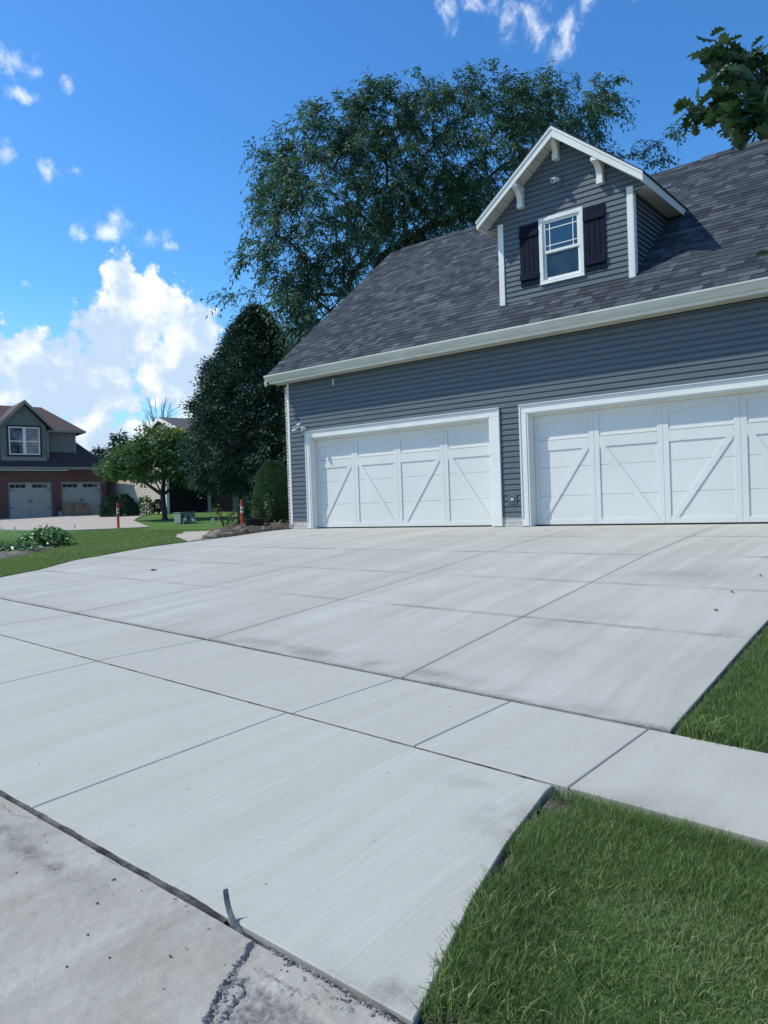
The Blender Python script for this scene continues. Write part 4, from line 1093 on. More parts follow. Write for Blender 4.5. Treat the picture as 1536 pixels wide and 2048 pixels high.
def build_small_tree():
    r = np.random.default_rng(41); D = 37.5
    b = at(330, 1037, D); base = np.array([b[0], b[1], float(gz(b[0], b[1])) - .05])
    t = thing('ornamental_tree', base, 'small spreading ornamental tree with a yellowing top on the far lawn', 'tree')
    E = px_ells([(316, 888, 42, 38, 0), (280, 915, 55, 32, 0), (350, 912, 60, 38, 0), (305, 938, 80, 26, 0), (250, 938, 40, 20, 0), (390, 950, 36, 22, 0), (328, 868, 26, 20, 0), (218, 945, 20, 13, 0), (365, 890, 34, 30, 0)], D, 1.0)
    C, O = ellipsoid_points(r, E, 360, .45)
    nodes, par, rad = branch_tree(r, base - base, at(326, 990, D) - base, C[::2] - base, .125, .010, .5)
    wood_mesh('trunk', nodes, par, rad, M_bark, t, flare=1.5)
    V, F, T = spray(r, C - base, O, 42, .20, .5, .16, .10, .25, .40, .15, .14)
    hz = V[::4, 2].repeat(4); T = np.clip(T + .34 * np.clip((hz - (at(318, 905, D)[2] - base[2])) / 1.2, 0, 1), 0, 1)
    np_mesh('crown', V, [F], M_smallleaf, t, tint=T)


def shrub(name, base, rx, ry, h, n, L, W, material, label, seed, cat='shrub', tint0=.4, up=.5, stems=True, group=None, egg=.5, rough=.10):
    r = np.random.default_rng(seed); t = thing(name, base, label, cat, group)
    d = unit(r.normal(size=(n, 3))); d[:, 2] = np.abs(d[:, 2]) * 2 - 1 if egg > .4 else np.abs(d[:, 2])
    d = unit(d); rad = r.uniform(.86, 1.0, n) + rough * np.sin(d[:, 0] * 7 + seed) * np.cos(d[:, 2] * 6 + d[:, 1] * 5)
    z = (d[:, 2] * .5 + .5) if egg > .4 else d[:, 2]
    wz = np.sqrt(np.clip(1 - np.abs(2 * z - 1) ** 2.6, 0, 1)) * (1.04 - .46 * z) if egg > .4 else np.sqrt(np.clip(1 - z * z, 0, 1))
    ang = np.arctan2(d[:, 1], d[:, 0])
    P = np.stack([np.cos(ang) * wz * rad * rx, np.sin(ang) * wz * rad * ry, z * h * np.where(egg > .4, .5 + .5 * rad, rad)], 1)
    O = unit(np.stack([np.cos(ang), np.sin(ang), np.full(n, up)], 1) + r.normal(size=(n, 3)) * .45)
    cl = .5 * vnoise(P[:, 0] + P[:, 1], P[:, 2] * 1.3, 5.0 / max(rx, .3) ** .5, seed)
    T = np.clip(tint0 + .26 * cl + r.normal(0, .15, n), 0, 1)
    V, F, T = leaf_quads(P, O, unit(r.normal(size=(n, 3)) + np.array([0, 0, .5])), L * r.uniform(.7, 1.3, n), W * r.uniform(.7, 1.3, n), .1, T)
    np_mesh('foliage', V, [F], material, t, tint=T)
    if stems:
        s = MB()
        for i in range(7):
            a = i * .9; s.tube([(.06 * math.cos(a), .06 * math.sin(a), -.05), (.3 * rx * math.cos(a), .3 * ry * math.sin(a), h * .35), (.55 * rx * math.cos(a), .55 * ry * math.sin(a), h * .72)], [.022, .015, .006], 6)
        s.build('stem', M_bark, t, smooth=True)
    return t


build_locust(); build_dense(); build_small_tree()
p = at(618, 1025, 29.5); conifer('spruce_tree', (p[0], p[1], float(gz(p[0], p[1])) - .05), 8.7, 2.7, 'drooping dark spruce close behind the left corner of the garage', M_spruce, 5, per=44, droop=.6, L=.17, W=.055, tint0=.4, z0=.12)
p = at(243, 1010, 58); conifer('far_conifer', (p[0], p[1], .55), 6.4, 2.1, 'grey green conifer with a spiky top left of the beige house', M_conifer, 6, per=9, L=.5, W=.14, group='conifers far behind')
p = at(204, 1010, 70); conifer('far_conifer', (p[0], p[1], .55), 6.5, 1.9, 'conifer tip just right of the brick house roof', M_conifer, 8, per=9, L=.5, W=.14, group='conifers far behind')


def build_bare():
    r = np.random.default_rng(50); p = at(318, 1010, 62); base = np.array([p[0], p[1], .5])
    t = thing('bare_tree', base, 'leafless grey branches standing up behind the beige gable', 'tree')
    w = MB(); root = at(322, 905, 62) - base
    w.tube([(0, 0, 0), root * .5, root], [.16, .13, .10], 7)
    for i in range(26):
        q = at(r.uniform(282, 356), r.uniform(795, 868), 62 + r.uniform(-1.5, 1.5)) - base; m1 = root + (q - root) * .5 + np.array([0, 0, .25]) + r.normal(0, .08, 3)
        w.tube([root, m1, q], [.05, .032, .012], 5)
        for k in range(3):
            f = r.uniform(.45, .9); b0 = m1 + (q - m1) * (f - .4) / .6 if f > .4 else m1; e = b0 + (q - m1) * .45 + r.normal(0, .28, 3); w.tube([b0, e], [.02, .009], 4)
    w.build('branches', mat('grey bark', (.16, .15, .14), .9, (.22, .21, .20), 5), t, smooth=True)
build_bare()

p = at(548, 1060, 20.3)
shrub('arborvitae', (p[0], p[1], -.06), .62, .62, 1.86, 34000, .055, .022, M_yew, 'clipped egg shaped evergreen shrub at the left corner of the garage', 61, up=.5, stems=True, tint0=.45, rough=.05)
p = at(238, 1032, 43.5)
shrub('dark_bush', (p[0], p[1], float(gz(p[0], p[1]))), 1.05, 1.0, 1.25, 5000, .15, .07, M_denseleaf, 'low dark bush right of the brick house garage doors', 62, egg=0, tint0=.4)
p = at(290, 1022, 45.5)
shrub('thin_shrub', (p[0], p[1], float(gz(p[0], p[1]))), .55, .5, 1.05, 900, .14, .07, M_smallleaf, 'thin open shrub against the sunlit beige siding', 63, egg=0, tint0=.45)
p = at(317, 1020, 45.8)
shrub('dark_bush', (p[0], p[1], float(gz(p[0], p[1]))), .30, .3, .85, 900, .12, .06, M_denseleaf, 'narrow dark shrub by the corner of the beige siding', 64, egg=.5, tint0=.3)


def build_garden():
    # bed of soil with rocks
    r = np.random.default_rng(70)
    poly = [(-2.6, -6.1), (-3.3, -5.15), (-4.05, -4.25), (-6.6, -2.55), (-8.3, -1.55), (-9.6, -1.6), (-9.2, -3.2), (-7.0, -5.0), (-5.0, -6.4)]
    mound(poly, .07, .08, 'garden_bed', M_soil, 71)
    # the big clump of broad leaves, a second lower one, stragglers
    for (x, y, rx, h, n, lab, sd) in [(-5.15, -3.85, .62, .50, 430, 'bright green clump of large broad leaves in the garden bed at the left', 72), (-4.15, -5.05, .48, .24, 150, 'low straggling green plant in front of the large leafy clump', 73), (-4.9, -5.3, .55, .30, 170, 'dark low leafy plant at the left edge of the garden bed', 74)]:
        t = thing('leafy_plant', (x, y, float(gz(x, y)) + .03), lab, 'plant')
        d = unit(r.normal(size=(n, 3))); d[:, 2] = np.abs(d[:, 2]) ** .8
        P = d * np.array([rx, rx, h]) * r.uniform(.55, 1, n)[:, None]
        P[:, 2] += 0
        D = unit(d * np.array([1, 1, .0]) + r.normal(size=(n, 3)) * .45 + np.array([0, 0, -.25])); N = unit(r.normal(size=(n, 3)) * .3 + np.array([0, 0, .8]) + d * .6)
        T = np.clip(r.beta(2, 2.2, n) + .12 * (P[:, 2] / h - .5), 0, 1)
        V, F, T = leaf_quads(P, D, N, r.uniform(.11, .19, n), r.uniform(.09, .15, n), .12, T)
        np_mesh('leaves', V, [F], M_hosta, t, tint=T)
        s = MB()
        for i in range(14):
            a = r.uniform(0, 6.3); q = r.uniform(.3, .8); s.tube([(0.03 * math.cos(a), .03 * math.sin(a), -.04), (.4 * q * rx * math.cos(a), .4 * q * rx * math.sin(a), h * .5), (q * rx * math.cos(a), q * rx * math.sin(a), h * .75)], [.009, .007, .004], 5)
        s.build('stem', M_sapling, t, smooth=True)
    # mulch bank beside the driveway
    poly = [(-.80, -.10), (-.74, -1.0), (-.80, -2.0), (-1.0, -2.35), (-1.7, -1.9), (-2.6, -1.0), (-3.6, .2), (-3.6, 2.4), (-.9, 2.4)]
    mound(poly, .10, .12, 'mulch_bed', M_mulch, 75)
    # stones along its edge
    spots = [(-1.02, -2.22, .24, .15, .07, 'flat pale stone lying at the tip of the mulch bank'), (-.88, -1.85, .17, .11, .07, 'small flat stone second from the tip of the mulch bank'), (-1.25, -1.85, .20, .16, .11, 'rounded brown stone behind the flat ones on the mulch bank'), (-.95, -1.35, .16, .13, .10, 'lumpy stone midway along the mulch bank edge'), (-1.25, -1.2, .20, .15, .14, 'larger stone heaped below the black tub'), (-.86, -.78, .12, .10, .08, 'little stone on the mulch nearest the garage corner'), (-1.32, .12, .07, .06, .15, 'pale upright brick piece standing on the mulch right of the black tub')]
    for (x, y, a, b, h, lab) in spots: rock('garden_stone', (x, y, float(gz(x, y)) + .03), a, b, h, M_stone, lab, 'stone', 'stones on the mulch bank', r)
    # black tub
    z = float(gz(-1.6, -.4)) + .07
    t = thing('black_tub', (-1.62, -.42, z), 'wide black plastic tub half sunk in the mulch beside the garage corner', 'tub')
    b = MB(); b.lathe([(.20, 0), (.25, .17), (.275, .20), (.275, .215), (.25, .215), (.235, .18), (.19, .03)], seg=24); b.build('tub_body', M_black, t, smooth=False)
    # saplings with yellowish leaves
    for (x, y, h, w, n, lab, sd) in [(-2.35, -.75, .62, .30, 90, 'sprawling young plant leaning left of the striped post', 76), (-1.75, .15, .95, .16, 120, 'upright sapling with yellowish leaves in front of the egg shaped shrub', 77), (-1.95, -.02, .55, .2, 80, 'low yellow green seedling between the black tub and the egg shaped shrub', 78)]:
        t = thing('sapling', (x, y, float(gz(x, y)) + .05), lab, 'plant'); r2 = np.random.default_rng(sd); s = MB(); C = []
        for i in range(5):
            a = r2.uniform(0, 6.3); e = np.array([math.cos(a) * w, math.sin(a) * w, h * r2.uniform(.6, 1)])
            pts = [np.array([0, 0, -.05]), e * np.array([.3, .3, .5]), e]; s.tube(pts, [.010, .007, .003], 5)
            for q in np.linspace(.25, 1, n // 5): C.append(e * np.array([q ** 1.4, q ** 1.4, q]))
        s.build('stem', M_bark, t, smooth=True)
        C = np.array(C); k = len(C); V, F, T = leaf_quads(C + r2.normal(0, .012, (k, 3)), unit(r2.normal(size=(k, 3)) + np.array([0, 0, -.2])), unit(r2.normal(size=(k, 3)) * .5 + np.array([0, 0, 1])), r2.uniform(.06, .11, k), r2.uniform(.03, .05, k), .1, np.clip(r2.normal(.65, .2, k), 0, 1))
        np_mesh('leaves', V, [F], M_sapling, t, tint=T)


def mound(poly, h, edge, name, material, seed):
    """low heap with a lumpy top over a plan outline"""
    P = np.array(poly); x0, y0 = P.min(0); x1, y1 = P.max(0); st = .08
    X, Y = np.meshgrid(np.arange(x0, x1 + st, st), np.arange(y0, y1 + st, st))
    ins = np.zeros(X.shape, bool); d = np.full(X.shape, 9.)
    n = len(P)
    for i in range(n):
        (ax, ay), (bx, by) = P[i], P[(i + 1) % n]
        c = ((ay > Y) != (by > Y)) & (X < (bx - ax) * (Y - ay) / (by - ay + 1e-12) + ax); ins ^= c
        t = np.clip(((X - ax) * (bx - ax) + (Y - ay) * (by - ay)) / ((bx - ax) ** 2 + (by - ay) ** 2), 0, 1)
        d = np.minimum(d, np.hypot(X - ax - t * (bx - ax), Y - ay - t * (by - ay)))
    d = np.where(ins, d, -d)
    up = np.clip((d + .04) / .45, 0, 1); up = np.sqrt(up)
    Z = gz(X, Y) - .06 + .06 * np.clip((d + .08) / .08, 0, 1) + h * up + edge * .4 * up * (vnoise(X, Y, 3.1, seed) + .6 * vnoise(X, Y, 9, seed + 1) + .4 * vnoise(X, Y, 21, seed + 2))
    keep = d > -.10
    idx = np.full(X.shape, -1); idx[keep] = np.arange(keep.sum())
    q = np.stack([idx[:-1, :-1], idx[:-1, 1:], idx[1:, 1:], idx[1:, :-1]], -1).reshape(-1, 4); q = q[(q >= 0).all(1)]
    o = np_mesh(name, np.stack([X[keep], Y[keep], Z[keep]], -1), [q], material, smooth=True)
    return tag(o, kind='structure')


def rock(name, loc, a, b, h, material, label, cat, group, r):
    bm = bmesh.new(); bmesh.ops.create_icosphere(bm, subdivisions=3, radius=1.0); s = r.uniform(0, 9, 3)
    for v in bm.verts:
        c = v.co; n_ = .16 * math.sin(3.1 * c.x + s[0]) * math.cos(2.7 * c.y + s[1]) + .10 * math.sin(6.3 * c.z + s[2] + 4 * c.x)
        k = 1 + n_; v.co = Vector((c.x * a * k, c.y * b * k, max(c.z, -.5) * h * k))
    me = bpy.data.meshes.new(name); bm.to_mesh(me); bm.free(); me.materials.append(material)
    for f in me.polygons: f.use_smooth = True
    o = bpy.data.objects.new(name, me); COL.objects.link(o); o.location = loc; o.rotation_euler = (0, 0, r.uniform(0, 3))
    return tag(o, label, cat, group)
build_garden()


# ------------------------------------------------------------------ grass
def blades(name, X, Y, hgt, wid, lean, tint, r, lift=0.0, label=None, zf=None):
    n = len(X); Z = (gz(X, Y) if zf is None else zf(X, Y)) + lift
    a = r.uniform(0, 2 * math.pi, n); fx, fy = np.cos(a), np.sin(a); b = r.uniform(0, 2 * math.pi, n); ld = np.stack([np.cos(b), np.sin(b)], -1) * (lean * r.uniform(.2, 1.2, n))[:, None]
    P = np.stack([X, Y, Z], -1); S = np.stack([fx, fy, np.zeros(n)], -1) * (wid / 2)[:, None]
    M = P + np.stack([ld[:, 0] * hgt * .35, ld[:, 1] * hgt * .35, hgt * .55], -1); T = P + np.stack([ld[:, 0] * hgt, ld[:, 1] * hgt, hgt * np.sqrt(np.clip(1 - .35 * lean ** 2, .2, 1))], -1)
    V = np.stack([P - S, P + S, M + S * .8, M - S * .8, T], 1).reshape(-1, 3)
    i = np.arange(n)[:, None] * 5
    o = np_mesh(name, V, [i + np.array([0, 1, 2, 3]), i + np.array([3, 2, 4])], M_lawn_leaf, tint=np.repeat(tint, 5))
    return tag(o, label, None, None, 'stuff')


def build_grass():
    r = np.random.default_rng(80)
    def patch_noise(X, Y): return vnoise(X, Y, 1.6, 81) * .6 + vnoise(X, Y, 5, 82) * .4
    # verge between street and sidewalk, dense where it is near
    def verge(n, x0, x1):
        X = r.uniform(x0, x1, n); Y = r.uniform(-11.13, -9.56, n)
        k = (X > apron_right(Y) + .05 + .05 * r.uniform(-1, 1, n) + .05 * vnoise(X, Y, 7, 83)) & (Y < -9.60 + .02 * r.uniform(-1, 1, n))
        bare = blur_spot(X, Y, 10.98, -9.72, .12, .10, 1.2) + blur_spot(X, Y, 11.05, -10.15, .06, .25, .5) + blur_spot(X, Y, 11.32, -11.12, .10, .10, 1.2)
        k &= r.uniform(0, 1, n) > bare
        k &= r.uniform(0, 1, n) < .62 + .5 * vnoise(X, Y, 9, 84) + .3
        return X[k], Y[k]
    X1, Y1 = verge(120000, 10.85, 12.75); X2, Y2 = verge(34000, 12.75, 15.5)
    X = np.concatenate([X1, X2]); Y = np.concatenate([Y1, Y2]); n = len(X)
    pn = patch_noise(X, Y)
    dry = np.clip(blur_spot(X, Y, 11.75, -10.25, .4, .22, 1.0) + blur_spot(X, Y, 12.2, -10.75, .5, .3, .9) + .5 * vnoise(X, Y, 4, 85), 0, 1)
    h = .050 + .016 * pn + r.uniform(-.015, .022, n) - .012 * dry
    edge = np.exp(-((X - apron_right(Y) - .12) / .12) ** 2) + np.exp(-((Y + 9.68) / .07) ** 2); h = h + .018 * np.clip(edge, 0, 1)
    tint = np.clip(.34 + .16 * pn + r.normal(0, .13, n) + .45 * dry * (r.uniform(0, 1, n) < .45), 0, 1)
    blades('verge_grass', X, Y, h, r.uniform(.0022, .0042, n), .55 + .25 * r.uniform(0, 1, n), tint, r, -.03)
    # coarse tufts with wide pale blades in it
    cs = np.array([(11.20, -11.08), (11.17, -10.95), (11.30, -11.05), (11.33, -10.92), (11.12, -10.75), (11.45, -11.0), (11.24, -10.8), (11.1, -10.62), (11.2, -10.45), (11.62, -10.9), (11.5, -10.7), (11.35, -10.25), (11.55, -10.1), (11.3, -10.02), (11.75, -10.55), (11.9, -10.95), (12.05, -10.3), (11.45, -9.85), (11.75, -9.9), (11.66, -10.35)])
    m = 38; C = np.repeat(cs, m, 0) + r.normal(0, .035, (len(cs) * m, 2)) + np.array([.045, .01]); C = C[C[:, 0] > apron_right(C[:, 1]) + .006]; n = len(C)
    blades('coarse_grass', C[:, 0], C[:, 1], r.uniform(.05, .10, n), r.uniform(.004, .0075, n), .55 + .7 * r.uniform(0, 1, n), np.clip(r.normal(.55, .17, n), 0, .95), r, -.025)
    n = 3200; Y = r.uniform(-11.13, -9.75, n); X = apron_right(Y) + r.normal(.035, .03, n) + .02 * vnoise(Y * 0, Y, 6, 86); k = (X > apron_right(Y) + .004) & (r.uniform(0, 1, n) < .55 + .6 * vnoise(Y * 0 + 3, Y, 3, 87) + .3 * (Y < -10.4)); X, Y = X[k], Y[k]; n = len(X)
    blades('edge_grass', X, Y, r.uniform(.035, .075, n), r.uniform(.003, .005, n), .7 + .6 * r.uniform(0, 1, n), np.clip(r.normal(.5, .17, n), 0, 1), r, -.028)
    # straw and dead stems low in the turf
    n = 7000; X = r.uniform(10.95, 12.9, n); Y = r.uniform(-11.1, -9.62, n); k = (X > apron_right(Y) + .03); X, Y = X[k], Y[k]; n = len(X)
    blades('dry_grass', X, Y, r.uniform(.03, .06, n), r.uniform(.002, .0035, n), np.full(n, 1.15), r.uniform(.82, 1, n), r, -.022)
    # front lawn right of the driveway
    n = 90000; X = 11.06 + 3.2 * r.uniform(0, 1, n) ** 1.5; Y = -8.50 + 7.9 * r.uniform(0, 1, n) ** 1.6
    k = (X > 11.075 + .03 * r.uniform(0, 1, n)) & (r.uniform(0, 1, n) > blur_spot(X, Y, 11.6, -8.5, .9, .07, .95) + blur_spot(X, Y, 11.1, -8.45, .1, .06, .6)); X, Y = X[k], Y[k]; n = len(X); pn = patch_noise(X, Y)
    blades('front_lawn_grass', X, Y, .052 + .014 * pn + r.uniform(-.012, .02, n), r.uniform(.003, .0055, n), .5 + .3 * r.uniform(0, 1, n), np.clip(.40 + .16 * pn + r.normal(0, .13, n), 0, 1), r, -.022)
    cs = np.array([(11.16, -8.38), (11.24, -8.42), (11.3, -8.36), (11.2, -8.28), (11.36, -8.4)]); m = 22; C = np.repeat(cs, m, 0) + r.normal(0, .03, (len(cs) * m, 2)); n = len(C)
    blades('coarse_grass', C[:, 0], C[:, 1], r.uniform(.07, .15, n), r.uniform(.006, .010, n), .9 + .5 * r.uniform(0, 1, n), np.clip(r.normal(.58, .15, n), 0, .97), r, -.02)
    # far lawn along the left of the driveway
    n = 110000; Y = r.uniform(-8.4, 5.0, n); d = 11 * r.uniform(0, 1, n) ** 1.7; X = np.where(Y < -2.2, left_edge(Y), -1.1 - .9 * np.clip(Y + 2.2, 0, 3.2) - .7 * np.clip(Y - 1, 0, 9)) - .02 - d
    k = ~((X > -3.7) & (Y > -2.1) & (Y < 2.5)) & ~((X < -2.9) & (X > -9.3) & (Y < -1.6) & (Y > -6.0) & (Y + 6.0 > -.66 * (X + 2.9) - .15 + 0) & (Y < -.78 * X - 7.9 + 0 * X))
    k &= ~on_path(X, Y)
    X, Y = X[k], Y[k]; n = len(X)
    blades('side_lawn_grass', X, Y, r.uniform(.035, .065, n), r.uniform(.008, .014, n), .45 + .3 * r.uniform(0, 1, n), np.clip(.58 + .16 * patch_noise(X, Y) + r.normal(0, .10, n), 0, .9), r, -.012)


PATH = [(-.95, -2.9), (-.80, -2.05), (-2.2, -1.1), (-9.7, 4.6), (-10.4, 3.9), (-2.6, -2.0)]
def on_path(X, Y):
    ins = np.zeros(X.shape, bool); P = PATH; n = len(P)
    for i in range(n):
        (ax, ay), (bx, by) = P[i], P[(i + 1) % n]
        ins ^= ((ay > Y) != (by > Y)) & (X < (bx - ax) * (Y - ay) / (by - ay + 1e-12) + ax)
    return ins


def sheet(poly, name, material, lift, step=.5):
    """flat paving over a plan outline, following the ground"""
    bm = bmesh.new(); f = bm.faces.new([bm.verts.new((x, y, 0)) for x, y in poly])
    if f.normal.z < 0: f.normal_flip()
    P = np.array(poly); x0, y0 = P.min(0); x1, y1 = P.max(0)
    for ax, a, b in ((0, x0, x1), (1, y0, y1)):
        for c in np.arange(a + step, b, step):
            no = (1, 0, 0) if ax == 0 else (0, 1, 0)
            bmesh.ops.bisect_plane(bm, geom=bm.verts[:] + bm.edges[:] + bm.faces[:], plane_co=(c if ax == 0 else 0, c if ax else 0, 0), plane_no=no, dist=1e-5)
    ext = bmesh.ops.extrude_face_region(bm, geom=bm.faces[:])
    topv = [g for g in ext['geom'] if isinstance(g, bmesh.types.BMVert)]
    tv = set(topv)
    for v in bm.verts: v.co.z = float(gz(v.co.x, v.co.y)) + (lift if v in tv else lift - .12)
    bmesh.ops.recalc_face_normals(bm, faces=bm.faces[:])
    me = bpy.data.meshes.new(name); bm.to_mesh(me); bm.free(); me.materials.append(material)
    o = bpy.data.objects.new(name, me); COL.objects.link(o); return tag(o, kind='structure')


sheet(PATH, 'garden_path', M_tanconc, .010, .4)
sheet([(-36, 0.5), (-22.0, 2.55), (-17.6, 3.3), (-15.9, 5.0), (-15.5, 5.9), (-17.0, 6.6), (-20.2, 8.2), (-23.5, 10.6), (-26.6, 13.2), (-33.9, 14.9), (-36, 5)], 'neighbour_driveway', M_tanconc, .035, .8)
build_grass()


# ------------------------------------------------------------------ small things on the paving
def build_debris():
    r = np.random.default_rng(90)
    z = float(gz(10.5, -11.15))
    t = MB(); pts = [(10.60, -11.190, z - .035), (10.555, -11.187, z - .008), (10.522, -11.181, z + .018), (10.498, -11.175, z + .050), (10.486, -11.170, z + .092)]
    pts = [(x - .055, y + .002, z_ + .004) for x, y, z_ in pts]
    wv = Vector((.0065, .006, .002)); th = Vector((.004, .005, .0)); vs = []; P = [Vector(p) for p in pts]
    for i, p in enumerate(P):
        k = 1 - .25 * i / 4
        vs += [p - wv * k, p + wv * k, p + wv * k + th, p - wv * k + th]
    fs = [(0, 1, 2, 3), (16, 19, 18, 17)]
    for i in range(4):
        for q in range(4): fs.append((4 * i + q, 4 * i + 4 + q, 4 * i + 4 + (q + 1) % 4, 4 * i + (q + 1) % 4))
    t.add(vs, fs); o = t.build('rubber_strip', M_rubber, bevel=.001)
    s = o.modifiers.new('smooth', 'SUBSURF'); s.levels = s.render_levels = 2
    tag(o, 'dark curled strip of joint rubber standing up out of the gutter joint', 'rubber strip')
    spots = [(6.9, -6.9), (7.3, -7.3), (7.6, -7.2), (8.2, -7.9), (7.9, -8.1), (8.4, -8.2), (8.9, -8.75), (9.3, -8.9), (9.5, -8.7), (9.8, -8.8), (9.9, -8.7), (8.6, -9.0), (8.0, -8.9), (7.7, -10.3), (8.1, -10.2), (7.9, -10.6), (8.6, -10.9), (9.5, -10.6), (10.2, -10.5), (10.6, -10.4), (10.75, -10.2), (10.4, -10.9), (10.1, -9.9), (10.5, -7.3), (10.2, -6.2), (9.9, -5.6), (9.6, -11.5), (10.05, -11.42), (10.15, -11.55), (10.35, -11.4), (10.42, -11.48), (10.25, -11.62), (9.9, -11.35), (10.5, -11.38), (10.55, -11.6), (10.9, -11.45)]
    for i, (x, y) in enumerate(spots):
        x += r.normal(0, .06); y += r.normal(0, .04); k = r.uniform(.003, .006) * (1.0 if y > -9 else .7)
        rock('pebble', (x, y, float(gz(x, y)) - .001), k * 1.3, k, k * .7, M_pebble, 'tiny dark pebble lying loose on the pale concrete', 'pebble', 'pebbles on the paving', r)
    V = []; F = []; n = 0
    for i in range(260):
        if i < 130: t = r.uniform(0, 1); x = 10.66 + .24 * t + r.normal(0, .012 + .015 * t); y = -11.30 - .32 * t + r.normal(0, .012)
        elif i < 240: x = r.uniform(10.7, 11.22); y = -11.195 - abs(r.normal(0, .014)) + .004
        else: x = r.uniform(9.0, 11.0); y = -11.21 - abs(r.normal(0, .05))
        k = r.uniform(.0015, .0055) * (1.5 if r.random() < .12 else 1); c = np.array([x, y, float(gz(x, y)) - .003])
        q = r.normal(size=(6, 3)) * .25 + np.array([[1, 0, 0], [-1, 0, 0], [0, 1, 0], [0, -1, 0], [0, 0, 1], [0, 0, -1]]); V.append(c + q * k * np.array([1.2, 1.2, .9]))
        F.append(np.array([(0, 2, 4), (2, 1, 4), (1, 3, 4), (3, 0, 4), (2, 0, 5), (1, 2, 5), (3, 1, 5), (0, 3, 5)]) + n); n += 6
    tag(np_mesh('concrete_crumbs', np.concatenate(V), [np.concatenate(F)], mat('crumbled concrete', (.34, .32, .30), .95, (.20, .19, .18), 90)), kind='stuff')
    M_dead = leaf_mat('dead leaf', (.05, .04, .025), (.09, .07, .04), (.14, .12, .07), .1)
    for i, (x, y, k, lab) in enumerate([(2.30, -5.95, .07, 'dark fallen leaf alone on the far left of the driveway'), (10.55, -5.2, .022, 'small fallen leaf on the upper right of the driveway'), (10.6, -5.9, .022, 'small curled leaf near the right edge of the driveway'), (10.63, -4.45, .022, 'small fallen leaf highest on the right of the driveway')]):
        n = 9; ang = np.linspace(0, 2 * math.pi, n, endpoint=False); V = [(0, 0, .02 * k * 10 * .3)] + [(k * math.cos(a) * (1 + .2 * math.sin(3 * a)), k * .5 * math.sin(a), .012 + .03 * k * 10 * abs(math.sin(a)) * .3) for a in ang]
        F = [(0, 1 + j, 1 + (j + 1) % n) for j in range(n)]
        o = np_mesh('fallen_leaf', V, [np.array(F)], M_dead, tint=np.full(n + 1, .2)); o.location = (x, y, float(gz(x, y)) + .002); o.rotation_euler = (0, 0, r.uniform(0, 6))
        s = o.modifiers.new('thickness', 'SOLIDIFY'); s.thickness = .002
        tag(o, lab, 'leaf')
build_debris()


# ------------------------------------------------------------------ posts, utility box, flags
def post(x, y, label, sink=0.0):
    t = thing('delineator_post', (x, y, float(gz(x, y)) + .01 - sink), label, 'marker post', 'orange marker posts')
    b = MB(); b.lathe([(.10, 0), (.10, .02), (.055, .045), (.052, .62), (.050, .628), (.050, .70), (.050, .708), (.050, .80), (.048, .99)], seg=14)
    b.tube([(.0, 0, .985), (0, 0, 1.04), (0, 0, 1.09)], [.042, .048, .038], 10); b.build('post', M_orange, t, smooth=False)
    for z in (.665, .80):
        b = MB(); b.lathe([(.0545, z - .045), (.0545, z + .045)], seg=14); b.build('reflective_band', M_reflect, t)
post(-16.26, 4.92, 'orange red marker post with white bands standing by the tan driveway')
post(-8.4, 4.95, 'orange and white marker post half hidden by young plants near the garage corner')


def build_utility():
    x, y = -15.9, 8.0; z = float(gz(x, y))
    t = thing('utility_box', (x, y, z), 'squat green utility box on the far lawn right of the small tree', 'utility box', rz=R(80))
    b = MB(); b.box(-.36, .36, -.32, .32, 0, .46); b.build('box_body', M_utility, t, bevel=.02)
    b = MB(); b.box(-.385, .385, -.345, .345, .462, .50); b.build('lid', M_utility, t, bevel=.015)
    b = MB(); b.box(-.03, .03, -.345, -.322, .18, .30); b.box(-.28, -.2, -.332, -.322, .1, .36); b.build('latch', M_dark, t, each=True)
    k = 0
    for (u, v, d, lab) in [(367, 1044, 32.6, 'white marker flag left of the pair in front of the green utility box'), (384, 1043, 32.6, 'white marker flag at the right front corner of the green utility box'), (423, 1049, 31.4, 'white marker flag alone on the grass right of the green utility box'), (2, 1057, 30.5, 'white marker tag at the picture edge behind the garden bed'), (28, 1062, 29.0, 'white marker tag behind the left plants of the garden bed'), (148, 1057, 30.5, 'thin white marker tag at the edge of the tan driveway')]:
        p = at(u, v, d); zz = float(gz(p[0], p[1])); h = max(.25, p[2] - zz + .02)
        f = thing('marker_flag', (p[0], p[1], zz), lab, 'marker flag', 'white marker flags')
        w = MB(); w.tube([(0, 0, -.05), (0, .005, h + .09)], .006, 5); w.build('wire', M_camwhite, f)
        c = MB(); a = .5 + k; dx, dy = .13 * math.cos(.7), .13 * math.sin(.7); k += 1
        sl_ = .05 * ((-1) ** k)
        if u < 200: dx, dy = .05, .04
        c.prism([(.006, 0, h - .05), (dx, dy, h - .06 - sl_), (dx, dy, h + .05 - sl_), (.006, 0, h + .07)], (.004, -.004, 0)); c.build('flag', M_flag, f)
build_utility()


# ------------------------------------------------------------------ neighbouring houses
def roof_mesh(mb, pts, th=.10, tint=.4):
    """planar roof facet with thickness"""
    a = [Vector(p) for p in pts]; n = Vector((0, 0, 0))
    for i in range(len(a)): n += (a[i] - a[0]).cross(a[(i + 1) % len(a)] - a[0])
    n.normalize()
    if n.z < 0: n = -n
    mb.prism(a, -n * th, tint)


